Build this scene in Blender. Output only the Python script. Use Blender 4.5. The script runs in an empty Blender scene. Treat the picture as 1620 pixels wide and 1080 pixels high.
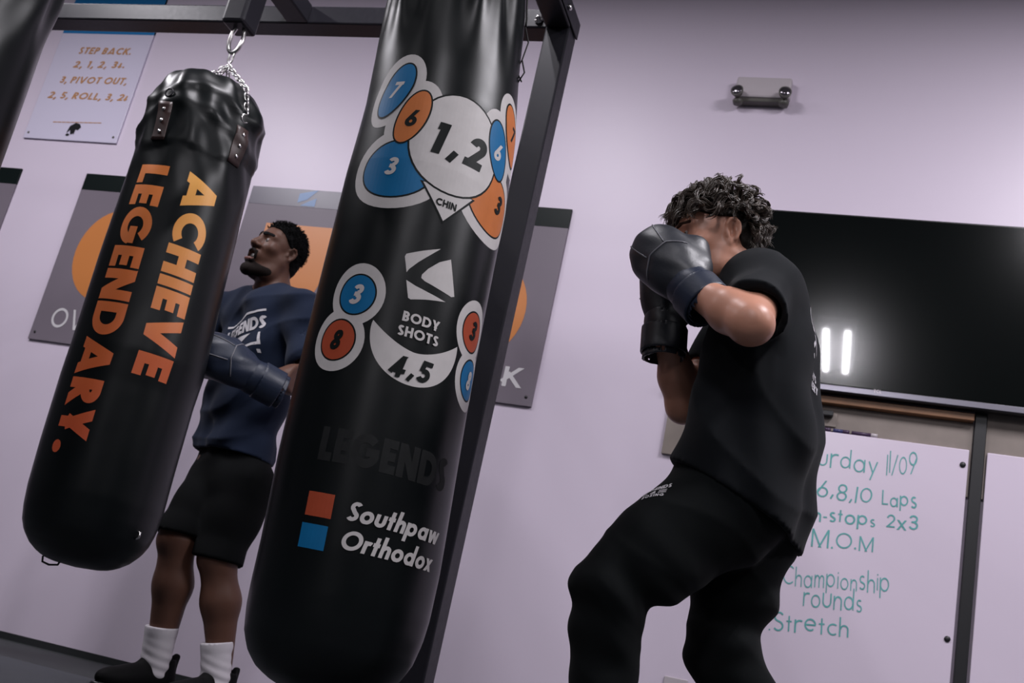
import bpy, bmesh, math, random
import numpy as np
from mathutils import Vector, Matrix
from mathutils.bvhtree import BVHTree

random.seed(7)
rng = np.random.default_rng(7)
SC = bpy.context.scene
COL = SC.collection
PI = math.pi

# ------------------------------------------------------------------ camera
# solved from the vanishing points of the posters, rack and board
FPX = 1693.83
CX = np.array([0.94315827, 0.10981599, -0.31367646])   # world X in camera (right, down, forward)
CY = np.array([0.26145206, 0.33750109, 0.90428747])
CZ = np.array([0.20517138, -0.93489757, 0.28960533])
W2C = np.array([CX, CY, CZ])
CAM_H = 0.33
WALL = 4.3
CAMLOC = np.array([0.0, 0.0, CAM_H])

cam_data = bpy.data.cameras.new('camera')
cam_data.sensor_width = 36.0
cam_data.lens = FPX * 36.0 / 1620.0
cam_data.clip_start = 0.05
cam_data.dof.use_dof = True
cam_data.dof.focus_distance = 2.55
cam_data.dof.aperture_fstop = 6.3
cam = bpy.data.objects.new('camera', cam_data)
COL.objects.link(cam)
R3 = Matrix(((W2C[0][0], -W2C[0][1], -W2C[0][2]),
             (W2C[1][0], -W2C[1][1], -W2C[1][2]),
             (W2C[2][0], -W2C[2][1], -W2C[2][2])))
cam.matrix_world = Matrix.Translation((0, 0, CAM_H)) @ R3.to_4x4()
SC.camera = cam

# ------------------------------------------------------------------ light and exposure
SC.view_settings.view_transform = 'Standard'
SC.view_settings.look = 'None'
SC.view_settings.gamma = 1.0
SC.view_settings.use_curve_mapping = False
SC.view_settings.exposure = 0.0
world = bpy.data.worlds.new('world')
SC.world = world
world.use_nodes = True
world.node_tree.nodes['Background'].inputs[0].default_value = (0.62, 0.6, 0.72, 1)
world.node_tree.nodes['Background'].inputs[1].default_value = 0.035

CEIL = 3.95
LAMP_Z = 3.62
TUBE_WATT = 70.0
# centre of each hanging two-tube fixture (x, y) and power factor
LAMPS = [(-4.1, 2.1, 0.6), (-1.7, 2.2, 0.36), (1.15, 2.2, 0.66), (3.4, 2.1, 0.5),
         (-0.26, -1.05, 0.46), (-3.2, -1.6, 0.2), (2.6, -1.6, 0.24),
         (-0.26, -4.4, 0.32), (-0.4, -7.7, 0.4)]


# ------------------------------------------------------------------ small helpers
def ray(px, py):
    return W2C @ np.array([px - 810.0, py - 540.0, FPX])


def at(px, py, y):
    """point of the photograph's line of sight at distance y towards the wall"""
    d = ray(px, py)
    return d / d[1] * y + CAMLOC


def depth(p):
    return float(W2C.T[2] @ (np.asarray(p, float) - CAMLOC))


def rad(half_px, p):
    return half_px * depth(p) / FPX


def V(*a):
    return np.array(a, float)


def unit(v):
    v = np.asarray(v, float)
    return v / np.linalg.norm(v)


def tag(o, label=None, cat=None, group=None, kind=None):
    if label:
        o['label'] = label
    if cat:
        o['category'] = cat
    if group:
        o['group'] = group
    if kind:
        o['kind'] = kind
    return o


def empty(name, loc, label, cat, group=None):
    o = bpy.data.objects.new(name, None)
    o.empty_display_size = 0.1
    o.location = loc
    COL.objects.link(o)
    return tag(o, label, cat, group)


def link(name, me, mat, parent=None, loc=None):
    o = bpy.data.objects.new(name, me)
    if mat is not None:
        me.materials.clear()
        for m in (mat if isinstance(mat, (list, tuple)) else [mat]):
            me.materials.append(m)
    COL.objects.link(o)
    if parent is not None:
        o.parent = parent
        base = Vector(parent['_base']) if '_base' in parent else Vector(parent.location)
        # meshes are written in world coordinates and moved into the thing's own frame
        me.transform(Matrix.Translation(-base))
    elif loc is not None:
        o.location = loc
        me.transform(Matrix.Translation(-Vector(loc)))
    return o


def subpart(name, me, mat, part, root):
    """child of a part: part sits at the root's origin, so the same shift applies"""
    o = bpy.data.objects.new(name, me)
    me.materials.clear()
    me.materials.append(mat)
    COL.objects.link(o)
    o.parent = part
    me.transform(Matrix.Translation(-Vector(root.location)))
    return o


def mesh_np(verts, faces, smooth=True, name='m'):
    me = bpy.data.meshes.new(name)
    verts = np.asarray(verts, dtype=np.float64)
    if isinstance(faces, np.ndarray) and faces.ndim == 2:
        n, k = faces.shape
        me.vertices.add(len(verts))
        me.vertices.foreach_set('co', verts.astype(np.float32).ravel())
        me.loops.add(n * k)
        me.loops.foreach_set('vertex_index', faces.astype(np.int32).ravel())
        me.polygons.add(n)
        me.polygons.foreach_set('loop_start', (np.arange(n) * k).astype(np.int32))
        me.update(calc_edges=True)
        me.validate()
    else:
        me.from_pydata([tuple(v) for v in verts], [], [tuple(f) for f in faces])
        me.update()
    if smooth:
        me.polygons.foreach_set('use_smooth', np.ones(len(me.polygons), dtype=bool))
    return me


class MB:
    """collects shapes into one mesh, in world coordinates"""
    def __init__(self):
        self.v = []
        self.f = []
        self.s = []

    def _add(self, vs, fs, smooth=False):
        n = len(self.v)
        self.v.extend([tuple(map(float, p)) for p in vs])
        for f in fs:
            self.f.append(tuple(i + n for i in f))
            self.s.append(smooth)

    def box(self, lo, hi, bev=0.0):
        bm = bmesh.new()
        bmesh.ops.create_cube(bm, size=1.0)
        c = (np.array(lo, float) + np.array(hi, float)) / 2
        d = np.array(hi, float) - np.array(lo, float)
        for v in bm.verts:
            v.co = Vector((c[0] + v.co.x * d[0], c[1] + v.co.y * d[1], c[2] + v.co.z * d[2]))
        if bev > 0:
            bmesh.ops.bevel(bm, geom=bm.edges[:], offset=bev, segments=2, affect='EDGES', profile=0.5)
        bm.verts.index_update()
        self._add([v.co for v in bm.verts], [[v.index for v in f.verts] for f in bm.faces])
        bm.free()
        return self

    def tube(self, pts, r, n=10, caps=True, closed=False):
        pts = [np.array(p, float) for p in pts]
        m = len(pts)
        rs = r if isinstance(r, (list, tuple, np.ndarray)) else [r] * m
        up = None
        rings = []
        for i in range(m):
            if closed:
                t = pts[(i + 1) % m] - pts[i - 1]
            else:
                t = pts[min(i + 1, m - 1)] - pts[max(i - 1, 0)]
            t = unit(t)
            if up is None:
                a = V(0, 0, 1) if abs(t[2]) < 0.9 else V(1, 0, 0)
                up = unit(np.cross(np.cross(t, a), t))
            else:
                up = up - t * (up @ t)
                up = unit(up)
            b = np.cross(t, up)
            rings.append([pts[i] + rs[i] * (math.cos(2 * PI * k / n) * up + math.sin(2 * PI * k / n) * b) for k in range(n)])
        vs = [p for q in rings for p in q]
        fs = []
        for i in range(m if closed else m - 1):
            j = (i + 1) % m
            for k in range(n):
                l = (k + 1) % n
                fs.append((i * n + k, i * n + l, j * n + l, j * n + k))
        if caps and not closed:
            fs.append(tuple(range(n))[::-1])
            fs.append(tuple((m - 1) * n + k for k in range(n)))
        self._add(vs, fs, True)
        return self

    def lathe(self, c, prof, axis=(0, 0, 1), n=20):
        """prof: list of (r, h) along axis from c"""
        ax = unit(axis)
        a = V(1, 0, 0) if abs(ax[0]) < 0.9 else V(0, 1, 0)
        u = unit(np.cross(ax, a))
        w = np.cross(ax, u)
        vs = []
        for (r, hh) in prof:
            for k in range(n):
                an = 2 * PI * k / n
                vs.append(np.array(c, float) + ax * hh + r * (math.cos(an) * u + math.sin(an) * w))
        fs = []
        for i in range(len(prof) - 1):
            for k in range(n):
                l = (k + 1) % n
                fs.append((i * n + k, i * n + l, (i + 1) * n + l, (i + 1) * n + k))
        fs.append(tuple(range(n))[::-1])
        fs.append(tuple((len(prof) - 1) * n + k for k in range(n)))
        self._add(vs, fs, True)
        return self

    def mesh(self):
        me = bpy.data.meshes.new('m')
        me.from_pydata(self.v, [], self.f)
        me.update()
        me.polygons.foreach_set('use_smooth', np.array(self.s, dtype=bool))
        return me

    def build(self, name, mat, parent=None, loc=None):
        return link(name, self.mesh(), mat, parent, loc)


# ------------------------------------------------------------------ materials
def mat_new(name, color, rough=0.5, metal=0.0, spec=0.5, noise=None, bump=None, sheen=0.0, coat=0.0, sss=0.0, vary=None):
    """noise/bump: (scale, strength[, distance]); vary: (scale, amount) colour variation"""
    m = bpy.data.materials.new(name)
    m.use_nodes = True
    nt = m.node_tree
    b = nt.nodes['Principled BSDF']
    b.inputs['Base Color'].default_value = (*color, 1)
    b.inputs['Roughness'].default_value = rough
    b.inputs['Metallic'].default_value = metal
    b.inputs['Specular IOR Level'].default_value = spec
    if sheen:
        b.inputs['Sheen Weight'].default_value = sheen
        b.inputs['Sheen Roughness'].default_value = 0.5
    if coat:
        b.inputs['Coat Weight'].default_value = coat
    if sss:
        b.inputs['Subsurface Weight'].default_value = sss
        b.inputs['Subsurface Radius'].default_value = (0.012, 0.005, 0.003)
        b.inputs['Subsurface Scale'].default_value = 1.0
    tc = nt.nodes.new('ShaderNodeTexCoord')
    if vary:
        n = nt.nodes.new('ShaderNodeTexNoise')
        n.inputs['Scale'].default_value = vary[0]
        n.inputs['Detail'].default_value = 6
        nt.links.new(tc.outputs['Object'], n.inputs['Vector'])
        mx = nt.nodes.new('ShaderNodeMix')
        mx.data_type = 'RGBA'
        mx.inputs['A'].default_value = (*[c * (1 - vary[1]) for c in color], 1)
        mx.inputs['B'].default_value = (*[min(1, c * (1 + vary[1])) for c in color], 1)
        nt.links.new(n.outputs['Fac'], mx.inputs['Factor'])
        nt.links.new(mx.outputs['Result'], b.inputs['Base Color'])
    if noise:
        n = nt.nodes.new('ShaderNodeTexNoise')
        n.inputs['Scale'].default_value = noise[0]
        n.inputs['Detail'].default_value = 5
        nt.links.new(tc.outputs['Object'], n.inputs['Vector'])
        mr = nt.nodes.new('ShaderNodeMapRange')
        mr.inputs['To Min'].default_value = max(0.02, rough - noise[1])
        mr.inputs['To Max'].default_value = min(1, rough + noise[1])
        nt.links.new(n.outputs['Fac'], mr.inputs['Value'])
        nt.links.new(mr.outputs['Result'], b.inputs['Roughness'])
    if bump:
        n = nt.nodes.new('ShaderNodeTexNoise')
        n.inputs['Scale'].default_value = bump[0]
        n.inputs['Detail'].default_value = 4
        nt.links.new(tc.outputs['Object'], n.inputs['Vector'])
        bp = nt.nodes.new('ShaderNodeBump')
        bp.inputs['Strength'].default_value = bump[1]
        bp.inputs['Distance'].default_value = bump[2] if len(bump) > 2 else 0.002
        nt.links.new(n.outputs['Fac'], bp.inputs['Height'])
        nt.links.new(bp.outputs['Normal'], b.inputs['Normal'])
    return m


def srgb(r, g, b):
    def f(c):
        c /= 255.0
        return c / 12.92 if c <= 0.04045 else ((c + 0.055) / 1.055) ** 2.4
    return (f(r), f(g), f(b))


M = {}
M['wall'] = mat_new('wall_paint', (0.66, 0.578, 0.69), 0.40, spec=0.4, bump=(140, 0.06, 0.001), vary=(1.3, 0.02))
M['ceiling'] = mat_new('ceiling_paint', (0.12, 0.115, 0.125), 0.8)
M['room'] = mat_new('far_wall_paint', (0.10, 0.095, 0.11), 0.7)
M['floor'] = mat_new('rubber_floor', (0.018, 0.024, 0.024), 0.6, bump=(400, 0.3, 0.001), vary=(30, 0.3))
M['mat'] = mat_new('rubber_mat', (0.035, 0.04, 0.048), 0.7, bump=(300, 0.3, 0.001), vary=(20, 0.2))
M['base'] = mat_new('base_rubber', (0.02, 0.022, 0.024), 0.5)
M['steel'] = mat_new('black_powder_coat', (0.013, 0.0125, 0.017), 0.40, spec=0.2, noise=(60, 0.08), bump=(700, 0.12, 0.0005))
M['chrome'] = mat_new('zinc_steel', (0.62, 0.6, 0.6), 0.25, metal=1.0)
M['leather'] = mat_new('black_bag_leather', (0.0032, 0.0046, 0.0052), 0.34, spec=0.26, noise=(9, 0.08), bump=(420, 0.1, 0.0006))
M['leather_old'] = mat_new('worn_black_leather', (0.0032, 0.0046, 0.0052), 0.34, spec=0.26, noise=(8, 0.09), bump=(300, 0.12, 0.0006))
M['brown'] = mat_new('brown_strap_leather', (0.032, 0.014, 0.012), 0.45, bump=(200, 0.3, 0.001), vary=(25, 0.3))
M['print_white'] = mat_new('print_white', (0.50, 0.475, 0.47), 0.5, spec=0.2, vary=(35, 0.10))
M['print_black'] = mat_new('print_black', (0.005, 0.007, 0.007), 0.5, spec=0.12)
M['print_blue'] = mat_new('print_blue', (0.003, 0.125, 0.30), 0.5, spec=0.2, vary=(30, 0.10))
M['print_orange'] = mat_new('print_orange', (0.50, 0.15, 0.04), 0.5, spec=0.2, vary=(30, 0.12))
M['print_red'] = mat_new('print_red_orange', (0.36, 0.06, 0.025), 0.5, spec=0.2, vary=(30, 0.12))
M['print_ghost'] = mat_new('print_faded', (0.0095, 0.0105, 0.011), 0.7, spec=0.2, vary=(40, 0.5))
M['sign_acrylic'] = mat_new('pale_acrylic', (0.62, 0.58, 0.72), 0.25)
M['sign_blue'] = mat_new('sign_blue', (0.015, 0.17, 0.42), 0.3)
M['sign_gold'] = mat_new('sign_gold_ink', (0.46, 0.23, 0.10), 0.5)
M['poster'] = mat_new('poster_grey', (0.185, 0.158, 0.190), 0.4, spec=0.25, vary=(2.0, 0.12))
M['poster_dark'] = mat_new('poster_black_header', (0.006, 0.010, 0.010), 0.4, spec=0.15)
M['poster_dark_glare'] = mat_new('poster_black_header_glare', (0.085, 0.075, 0.11), 0.35)  # black header again, lightened: glare is put into its colour
M['poster_orange'] = mat_new('poster_orange', (0.56, 0.20, 0.055), 0.4)
M['poster_white'] = mat_new('poster_white', (0.62, 0.6, 0.62), 0.4)
M['poster_blue'] = mat_new('poster_light_blue', (0.12, 0.22, 0.42), 0.4)
M['plastic_white'] = mat_new('offwhite_plastic', (0.48, 0.43, 0.46), 0.4)
M['plastic_grey'] = mat_new('grey_plastic', (0.10, 0.095, 0.085), 0.45)
M['lens'] = mat_new('lamp_reflector', (0.25, 0.23, 0.26), 0.15, metal=0.9)
M['tv_screen'] = mat_new('screen_glass', (0.002, 0.003, 0.003), 0.035, spec=0.22)
_b = M['tv_screen'].node_tree.nodes['Principled BSDF']
_b.inputs['Coat Weight'].default_value = 0.55
_b.inputs['Coat Roughness'].default_value = 0.15
M['tv_case'] = mat_new('tv_case', (0.008, 0.008, 0.009), 0.35)
M['tv_trim'] = mat_new('tv_silver_trim', (0.22, 0.21, 0.25), 0.3, metal=0.7)
M['board'] = mat_new('whiteboard', (0.66, 0.575, 0.685), 0.22, spec=0.4)
M['ink'] = mat_new('teal_marker_ink', (0.10, 0.36, 0.36), 0.5, vary=(40, 0.35))
M['wood'] = mat_new('brown_wood', (0.22, 0.105, 0.05), 0.5, vary=(14, 0.4))
M['backer'] = mat_new('beige_backer', (0.22, 0.185, 0.165), 0.7, vary=(9, 0.3))
M['black_plastic'] = mat_new('black_plastic', (0.01, 0.01, 0.012), 0.4)
M['marker_blue'] = mat_new('marker_blue', (0.03, 0.03, 0.12), 0.4)
M['marker_purple'] = mat_new('marker_purple', (0.045, 0.02, 0.06), 0.4)
M['skin_tan'] = mat_new('tan_skin', (0.52, 0.25, 0.17), 0.42, spec=0.4, sss=0.04, bump=(160, 0.08, 0.001), vary=(9, 0.10))
M['skin_deep'] = mat_new('deep_brown_skin', (0.105, 0.048, 0.032), 0.5, spec=0.28, sss=0.1, bump=(160, 0.08, 0.001), vary=(9, 0.12))
M['hair_brown'] = mat_new('brown_hair', (0.060, 0.043, 0.032), 0.36, spec=0.6, vary=(60, 0.5))
M['hair_dark'] = mat_new('cropped_brown_hair', (0.012, 0.009, 0.007), 0.75, spec=0.2, vary=(60, 0.4), bump=(250, 0.5, 0.003))
M['stubble'] = mat_new('dark_stubble', (0.010, 0.006, 0.005), 0.8, spec=0.15, bump=(300, 0.5, 0.002))
M['hair_black'] = mat_new('black_hair', (0.0035, 0.0035, 0.004), 0.85, spec=0.15, bump=(220, 0.9, 0.006))
M['tee_black'] = mat_new('black_cotton', (0.006, 0.0072, 0.009), 0.9, spec=0.12, sheen=0.03, bump=(900, 0.25, 0.0006))
M['tee_navy'] = mat_new('navy_cotton', (0.010, 0.0165, 0.037), 0.9, spec=0.15, sheen=0.05, bump=(900, 0.25, 0.0006))
M['pants'] = mat_new('black_fleece', (0.0045, 0.0055, 0.006), 0.95, spec=0.1, sheen=0.03, bump=(700, 0.3, 0.0008))
M['shorts'] = mat_new('black_shorts_cloth', (0.004, 0.0045, 0.005), 0.9, spec=0.1)
M['sock'] = mat_new('white_sock', (0.62, 0.58, 0.62), 0.9, bump=(350, 0.4, 0.001))
M['shoe'] = mat_new('black_shoe', (0.003, 0.003, 0.0035), 0.7, spec=0.12)
M['glove'] = mat_new('black_glove_leather', (0.016, 0.0185, 0.026), 0.47, spec=0.6, noise=(30, 0.12), bump=(150, 0.22, 0.0015))
M['glove_navy'] = mat_new('navy_glove_leather', (0.012, 0.019, 0.040), 0.44, spec=0.5, noise=(30, 0.1), bump=(150, 0.2, 0.0015))
M['piping'] = mat_new('grey_piping', (0.14, 0.14, 0.16), 0.4)
M['eye_white'] = mat_new('eye_white', (0.25, 0.22, 0.21), 0.4, spec=0.2)
M['eye_dark'] = mat_new('eye_iris', (0.01, 0.007, 0.006), 0.15)
M['lip'] = mat_new('lip', (0.14, 0.055, 0.045), 0.4)
M['mouth'] = mat_new('mouth_inside', (0.012, 0.004, 0.004), 0.5)
M['brow_brown'] = mat_new('brow_brown', (0.05, 0.026, 0.018), 0.8, spec=0.1)
M['tee_print'] = mat_new('white_shirt_print', (0.55, 0.53, 0.56), 0.7)
M['cord'] = mat_new('black_cord', (0.012, 0.011, 0.012), 0.7)


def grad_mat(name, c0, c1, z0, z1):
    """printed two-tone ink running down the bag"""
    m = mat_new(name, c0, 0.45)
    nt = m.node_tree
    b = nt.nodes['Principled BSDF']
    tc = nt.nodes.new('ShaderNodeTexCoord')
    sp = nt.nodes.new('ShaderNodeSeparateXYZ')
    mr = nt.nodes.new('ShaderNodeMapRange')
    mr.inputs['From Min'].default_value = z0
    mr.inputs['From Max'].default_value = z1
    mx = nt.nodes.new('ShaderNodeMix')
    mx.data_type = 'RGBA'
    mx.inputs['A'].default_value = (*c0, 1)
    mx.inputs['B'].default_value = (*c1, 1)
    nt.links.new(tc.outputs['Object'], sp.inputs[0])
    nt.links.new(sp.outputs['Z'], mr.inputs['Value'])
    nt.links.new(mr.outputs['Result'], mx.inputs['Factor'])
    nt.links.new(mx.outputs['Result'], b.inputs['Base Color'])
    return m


# ------------------------------------------------------------------ room shell and lamps
def struct(name, lo, hi, mat):
    o = MB().box(lo, hi).build(name, mat)
    return tag(o, kind='structure')


XL, XR, YB = -8.0, 6.5, -10.0
struct('floor', (XL, YB, -0.1), (XR, WALL + 0.1, 0.0), M['floor'])
struct('ceiling', (XL, YB, CEIL), (XR, WALL + 0.1, CEIL + 0.1), M['ceiling'])
struct('wall_back', (XL, WALL, 0.0), (XR, WALL + 0.1, CEIL), M['wall'])
struct('wall_left', (XL - 0.1, YB, 0.0), (XL, WALL + 0.1, CEIL), M['room'])
struct('wall_right', (XR, YB, 0.0), (XR + 0.1, WALL + 0.1, CEIL), M['room'])
struct('wall_front', (XL, YB - 0.1, 0.0), (XR, YB, CEIL), M['room'])
tag(MB().box((XL, WALL - 0.012, 0.0), (XR, WALL, 0.03)).build('baseboard_back', M['base']), kind='structure')


def emit_mat(name, strength):
    m = bpy.data.materials.new(name)
    m.use_nodes = True
    nt = m.node_tree
    nt.nodes.clear()
    e = nt.nodes.new('ShaderNodeEmission')
    e.inputs[0].default_value = (0.98, 0.95, 1.0, 1)
    e.inputs[1].default_value = strength
    o = nt.nodes.new('ShaderNodeOutputMaterial')
    nt.links.new(e.outputs[0], o.inputs[0])
    return m


M['tube'] = emit_mat('lit_tube', 6.0)
for i, (lx, ly, lp) in enumerate(LAMPS):
    t = empty('ceiling_light', (lx, ly, LAMP_Z), 'hanging white fixture with two lit fluorescent tubes', 'ceiling light', 'hanging ceiling lights')
    MB().box((lx - 0.16, ly - 0.62, LAMP_Z + 0.04), (lx + 0.16, ly + 0.62, LAMP_Z + 0.1), 0.01).build('housing', M['plastic_white'], t)
    for s in (-0.45, 0.45):
        MB().tube([(lx, ly + s, LAMP_Z + 0.1), (lx, ly + s, CEIL)], 0.005, 8).build('hanger', M['chrome'], t)
    for s in (-0.09, 0.09):
        MB().tube([(lx + s, ly - 0.58, LAMP_Z + 0.018), (lx + s, ly + 0.58, LAMP_Z + 0.018)], 0.013, 10).build('tube', M['tube'], t)
        ld = bpy.data.lights.new('tube_light', 'AREA')
        ld.shape = 'RECTANGLE'
        ld.size = 0.045
        ld.size_y = 1.15
        ld.energy = TUBE_WATT * lp
        ld.color = (0.97, 0.94, 1.0)
        lo = bpy.data.objects.new('tube_light', ld)
        COL.objects.link(lo)
        lo.parent = t
        lo.location = (s, 0, 0.0)

# ------------------------------------------------------------------ lettering: stroke glyphs turned into convex pieces
def arcp(cx, cy, rx, ry, a0, a1, n=16):
    return [(cx + rx * math.cos(math.radians(a0 + (a1 - a0) * i / n)), cy + ry * math.sin(math.radians(a0 + (a1 - a0) * i / n))) for i in range(n + 1)]


def glyph(ch, t):
    """returns (strokes, width, ymin, ymax); stroke = (points, extend, closed)"""
    a = t / 2
    S = []
    lo, hi = 0.0, 1.0

    def L(*p, e=0.0):
        S.append((list(p), e, False))

    def Cc(cx, cy, rx, ry):
        S.append((arcp(cx, cy, rx, ry, 0, 360, 28)[:-1], 0, True))
    X = 0.66          # x height
    w = 0.5
    if ch == 'I':
        L((a, 0), (a, 1)); w = t
    elif ch == 'L':
        L((a, 0), (a, 1)); L((0, a), (.5, a)); w = .5
    elif ch == 'E':
        L((a, 0), (a, 1)); L((0, 1 - a), (.54, 1 - a)); L((0, .5), (.5, .5)); L((0, a), (.54, a)); w = .54
    elif ch == 'T':
        L((0, 1 - a), (.6, 1 - a)); L((.3, 0), (.3, 1)); w = .6
    elif ch == 'H':
        L((a, 0), (a, 1)); L((.72 - a, 0), (.72 - a, 1)); L((0, .5), (.72, .5)); w = .72
    elif ch == 'N':
        L((a, 0), (a, 1)); L((.78 - a, 0), (.78 - a, 1)); L((a, 1), (.78 - a, 0), e=.3); w = .78
    elif ch == 'M':
        L((a, 0), (a, 1)); L((.95 - a, 0), (.95 - a, 1)); L((a, 1), (.475, .1), e=.3); L((.95 - a, 1), (.475, .1), e=.3); w = .95
    elif ch == 'V':
        L((a * 1.15, 1), (.45, -a * .1), e=.35); L((.90 - a * 1.15, 1), (.45, -a * .1), e=.35); w = .90
    elif ch == 'W':
        for p, q in (((a, 1), (.3, 0)), ((.3, 0), (.55, 1)), ((.55, 1), (.8, 0)), ((.8, 0), (1.1 - a, 1))):
            L(p, q, e=.2)
        w = 1.1
    elif ch == 'A':
        L((a * 1.15, 0), (.47, 1 + a * .1), e=.35); L((.94 - a * 1.15, 0), (.47, 1 + a * .1), e=.35); L((.22, .12 + a * .8), (.72, .12 + a * .8)); w = .94
    elif ch == 'K':
        L((a, 0), (a, 1)); L((a, .38), (.6, 1), e=.2); L((.25, .55), (.64, 0), e=.2); w = .68
    elif ch == 'Y':
        L((a * 1.1, 1), (.37, .42), e=.2); L((.74 - a * 1.1, 1), (.37, .42), e=.2); L((.37, 0), (.37, .5)); w = .74
    elif ch == 'X':
        L((a, 0), (.66 - a, 1), e=.2); L((a, 1), (.66 - a, 0), e=.2); w = .66
    elif ch in 'PRB':
        r = .29
        L((a, 0), (a, 1))
        L(*([(0, 1 - a), (.26, 1 - a)] + arcp(.26, 1 - r, r - a + .02, r - a, 90, -90, 14) + [(0, 1 - 2 * r + a)]))
        w = .58
        if ch == 'R':
            L((.24, .45), (.54, 0), e=.2); w = .62
        if ch == 'B':
            L(*([(0, .5 - .02), (.28, .48)] + arcp(.28, .24 + a * .5, .3 - a, .24 - a * .5, 90, -90, 14) + [(0, a)])); w = .6
    elif ch == 'D':
        L((a, 0), (a, 1)); L(*([(0, 1 - a), (.34, 1 - a)] + arcp(.34, .5, .48 - a, .5 - a, 90, -90, 20) + [(0, a)])); w = .82
    elif ch in 'O0Q':
        rx = .5 if ch != '0' else .36
        Cc(rx, .5, rx - a, .5 - a); w = 2 * rx
    elif ch == 'C':
        L(*arcp(.5, .5, .5 - a, .5 - a, 48, 312, 24)); w = .82
    elif ch == 'G':
        L(*arcp(.5, .5, .5 - a, .5 - a, 42, 350, 26)); L((.52, .47), (1 - a * .3, .47)); w = .98
    elif ch == 'S':
        L(*(arcp(.3, .74, .27 - a, .26 - a + .01, 30, 250, 14)[:-1] + arcp(.28, .27, .28 - a, .27 - a + .0, 70, -150, 14))); w = .56
    elif ch == 'U':
        L(*([(a, 1)] + arcp(.34, .34, .34 - a, .34 - a, 180, 360, 16) + [(.68 - a, 1)])); w = .68
    elif ch == 'Z':
        L((0, 1 - a), (.6, 1 - a)); L((0, a), (.6, a)); L((.1, 0), (.5, 1), e=.1); w = .6
    elif ch == '1':
        L((.34 - a, 0), (.34 - a, 1)); L((.02, 1 - a), (.3, 1 - a)); w = .36
    elif ch == '2':
        L(*(arcp(.3, .68, .3 - a, .32 - a, 170, -35, 18) + [(a * 1.4, a)])); L((0, a), (.6, a)); w = .6
    elif ch == '3':
        L(*arcp(.29, .735, .28 - a, .265 - a, 160, -90, 16)); L(*arcp(.30, .285, .30 - a, .285 - a, 90, -160, 16)); L((.17, .52), (.34, .52)); w = .6
    elif ch == '4':
        L((.5 - a, 0), (.5 - a, 1)); L((0, .3), (.64, .3)); L((.06, .26), (.42, 1), e=.1); w = .64
    elif ch == '5':
        L((.12, 1 - a), (.54, 1 - a)); L((.16, 1), (.13, .5)); L(*arcp(.27, .32, .31 - a, .32 - a, 130, -150, 18)); w = .58
    elif ch == '6':
        Cc(.3, .31, .3 - a, .31 - a); L((.1 + a * .3, .4), (.42, 1), e=.1); w = .6
    elif ch == '9':
        Cc(.3, .69, .3 - a, .31 - a); L((.5 - a * .3, .6), (.18, 0), e=.1); w = .6
    elif ch == '7':
        L((0, 1 - a), (.56, 1 - a)); L((.5 - a * .4, 1), (.14, 0), e=.1); w = .56
    elif ch == '8':
        Cc(.28, .74, .25 - a, .26 - a + .01); Cc(.28, .27, .28 - a, .27 - a + .01); w = .56
    elif ch == '.':
        S.append((arcp(t * .6, t * .6, t * .3, t * .3, 0, 360, 12)[:-1], 0, 'dot')); w = t * 1.2
    elif ch == ',':
        tt = max(t, .13); L((tt * .9, tt * .9), (tt * .2, -tt * .9)); w = tt * 1.1; lo = -.5
    elif ch == '/':
        L((0, 0), (.4, 1)); w = .4
    elif ch == '-':
        L((0, .38), (.3, .38)); w = .3
    elif ch == '_':                     # small down arrow beside a number
        L((.16, .75), (.16, .1)); L((.0, .3), (.16, .05), (.32, .3)); w = .32
    elif ch == 'o':
        Cc(.33, X / 2, .33 - a, .33 - a + .01); w = .66
    elif ch in 'adpbq':
        Cc(.32, X / 2, .32 - a, .33 - a + .01)
        w = .68
        if ch == 'a':
            L((.66 - a, 0), (.66 - a, X))
        if ch == 'd':
            L((.66 - a, 0), (.66 - a, 1.08)); hi = 1.1
        if ch == 'p':
            L((a - .02, -.34), (a - .02, X)); lo = -.4
        if ch == 'b':
            L((a, 0), (a, 1.08)); hi = 1.1
    elif ch == 'u':
        L(*([(a, X)] + arcp(.28, .27, .28 - a, .27 - a, 180, 360, 12) + [(.56 - a, X)])); w = .56
    elif ch == 't':
        L((.17, 0), (.17, .95)); L((0, X - a), (.34, X - a)); w = .36
    elif ch in 'hn':
        L(*([(.54 - a, 0), (.54 - a, .4)] + arcp(.29, X - .25, .25 - a, .25 - a, 0, 180, 10))); L((a, 0), (a, 1.08 if ch == 'h' else X)); w = .54; hi = 1.1
    elif ch == 'm':
        L((a, 0), (a, X))
        for q in (0, .34):
            L(*([(.4 + q - a, 0), (.4 + q - a, .42)] + arcp(.22 + q, X - .2, .18 - a, .2 - a, 0, 180, 10)))
        w = .76
    elif ch == 'r':
        L((a, 0), (a, X)); L(*arcp(.28, X - .27, .28 - a, .27 - a, 170, 60, 8)); w = .38
    elif ch == 'i':
        L((a, 0), (a, X)); L((a, X + .14), (a, X + .2 + t * .3)); w = t; hi = 1.1
    elif ch == 'l':
        L((a, 0), (a, 1.08)); w = t; hi = 1.1
    elif ch == 'w':
        for p, q in (((a * .9, X), (.25, 0)), ((.25, 0), (.45, X)), ((.45, X), (.65, 0)), ((.65, 0), (.9 - a * .9, X))):
            L(p, q, e=.15)
        w = .9; hi = X
    elif ch == 'x':
        L((a, 0), (.58 - a, X), e=.15); L((a, X), (.58 - a, 0), e=.15); w = .58; hi = X
    elif ch == 'y':
        L((a, X), (.3, .05)); L((.58 - a, X), (.16, -.36)); w = .58; lo = -.4
    elif ch == 's':
        L(*(arcp(.22, .49, .19 - a, .18 - a + .01, 40, 250, 10)[:-1] + arcp(.22, .18, .21 - a, .18 - a + .01, 70, -150, 10))); w = .42
    elif ch == 'c':
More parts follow.
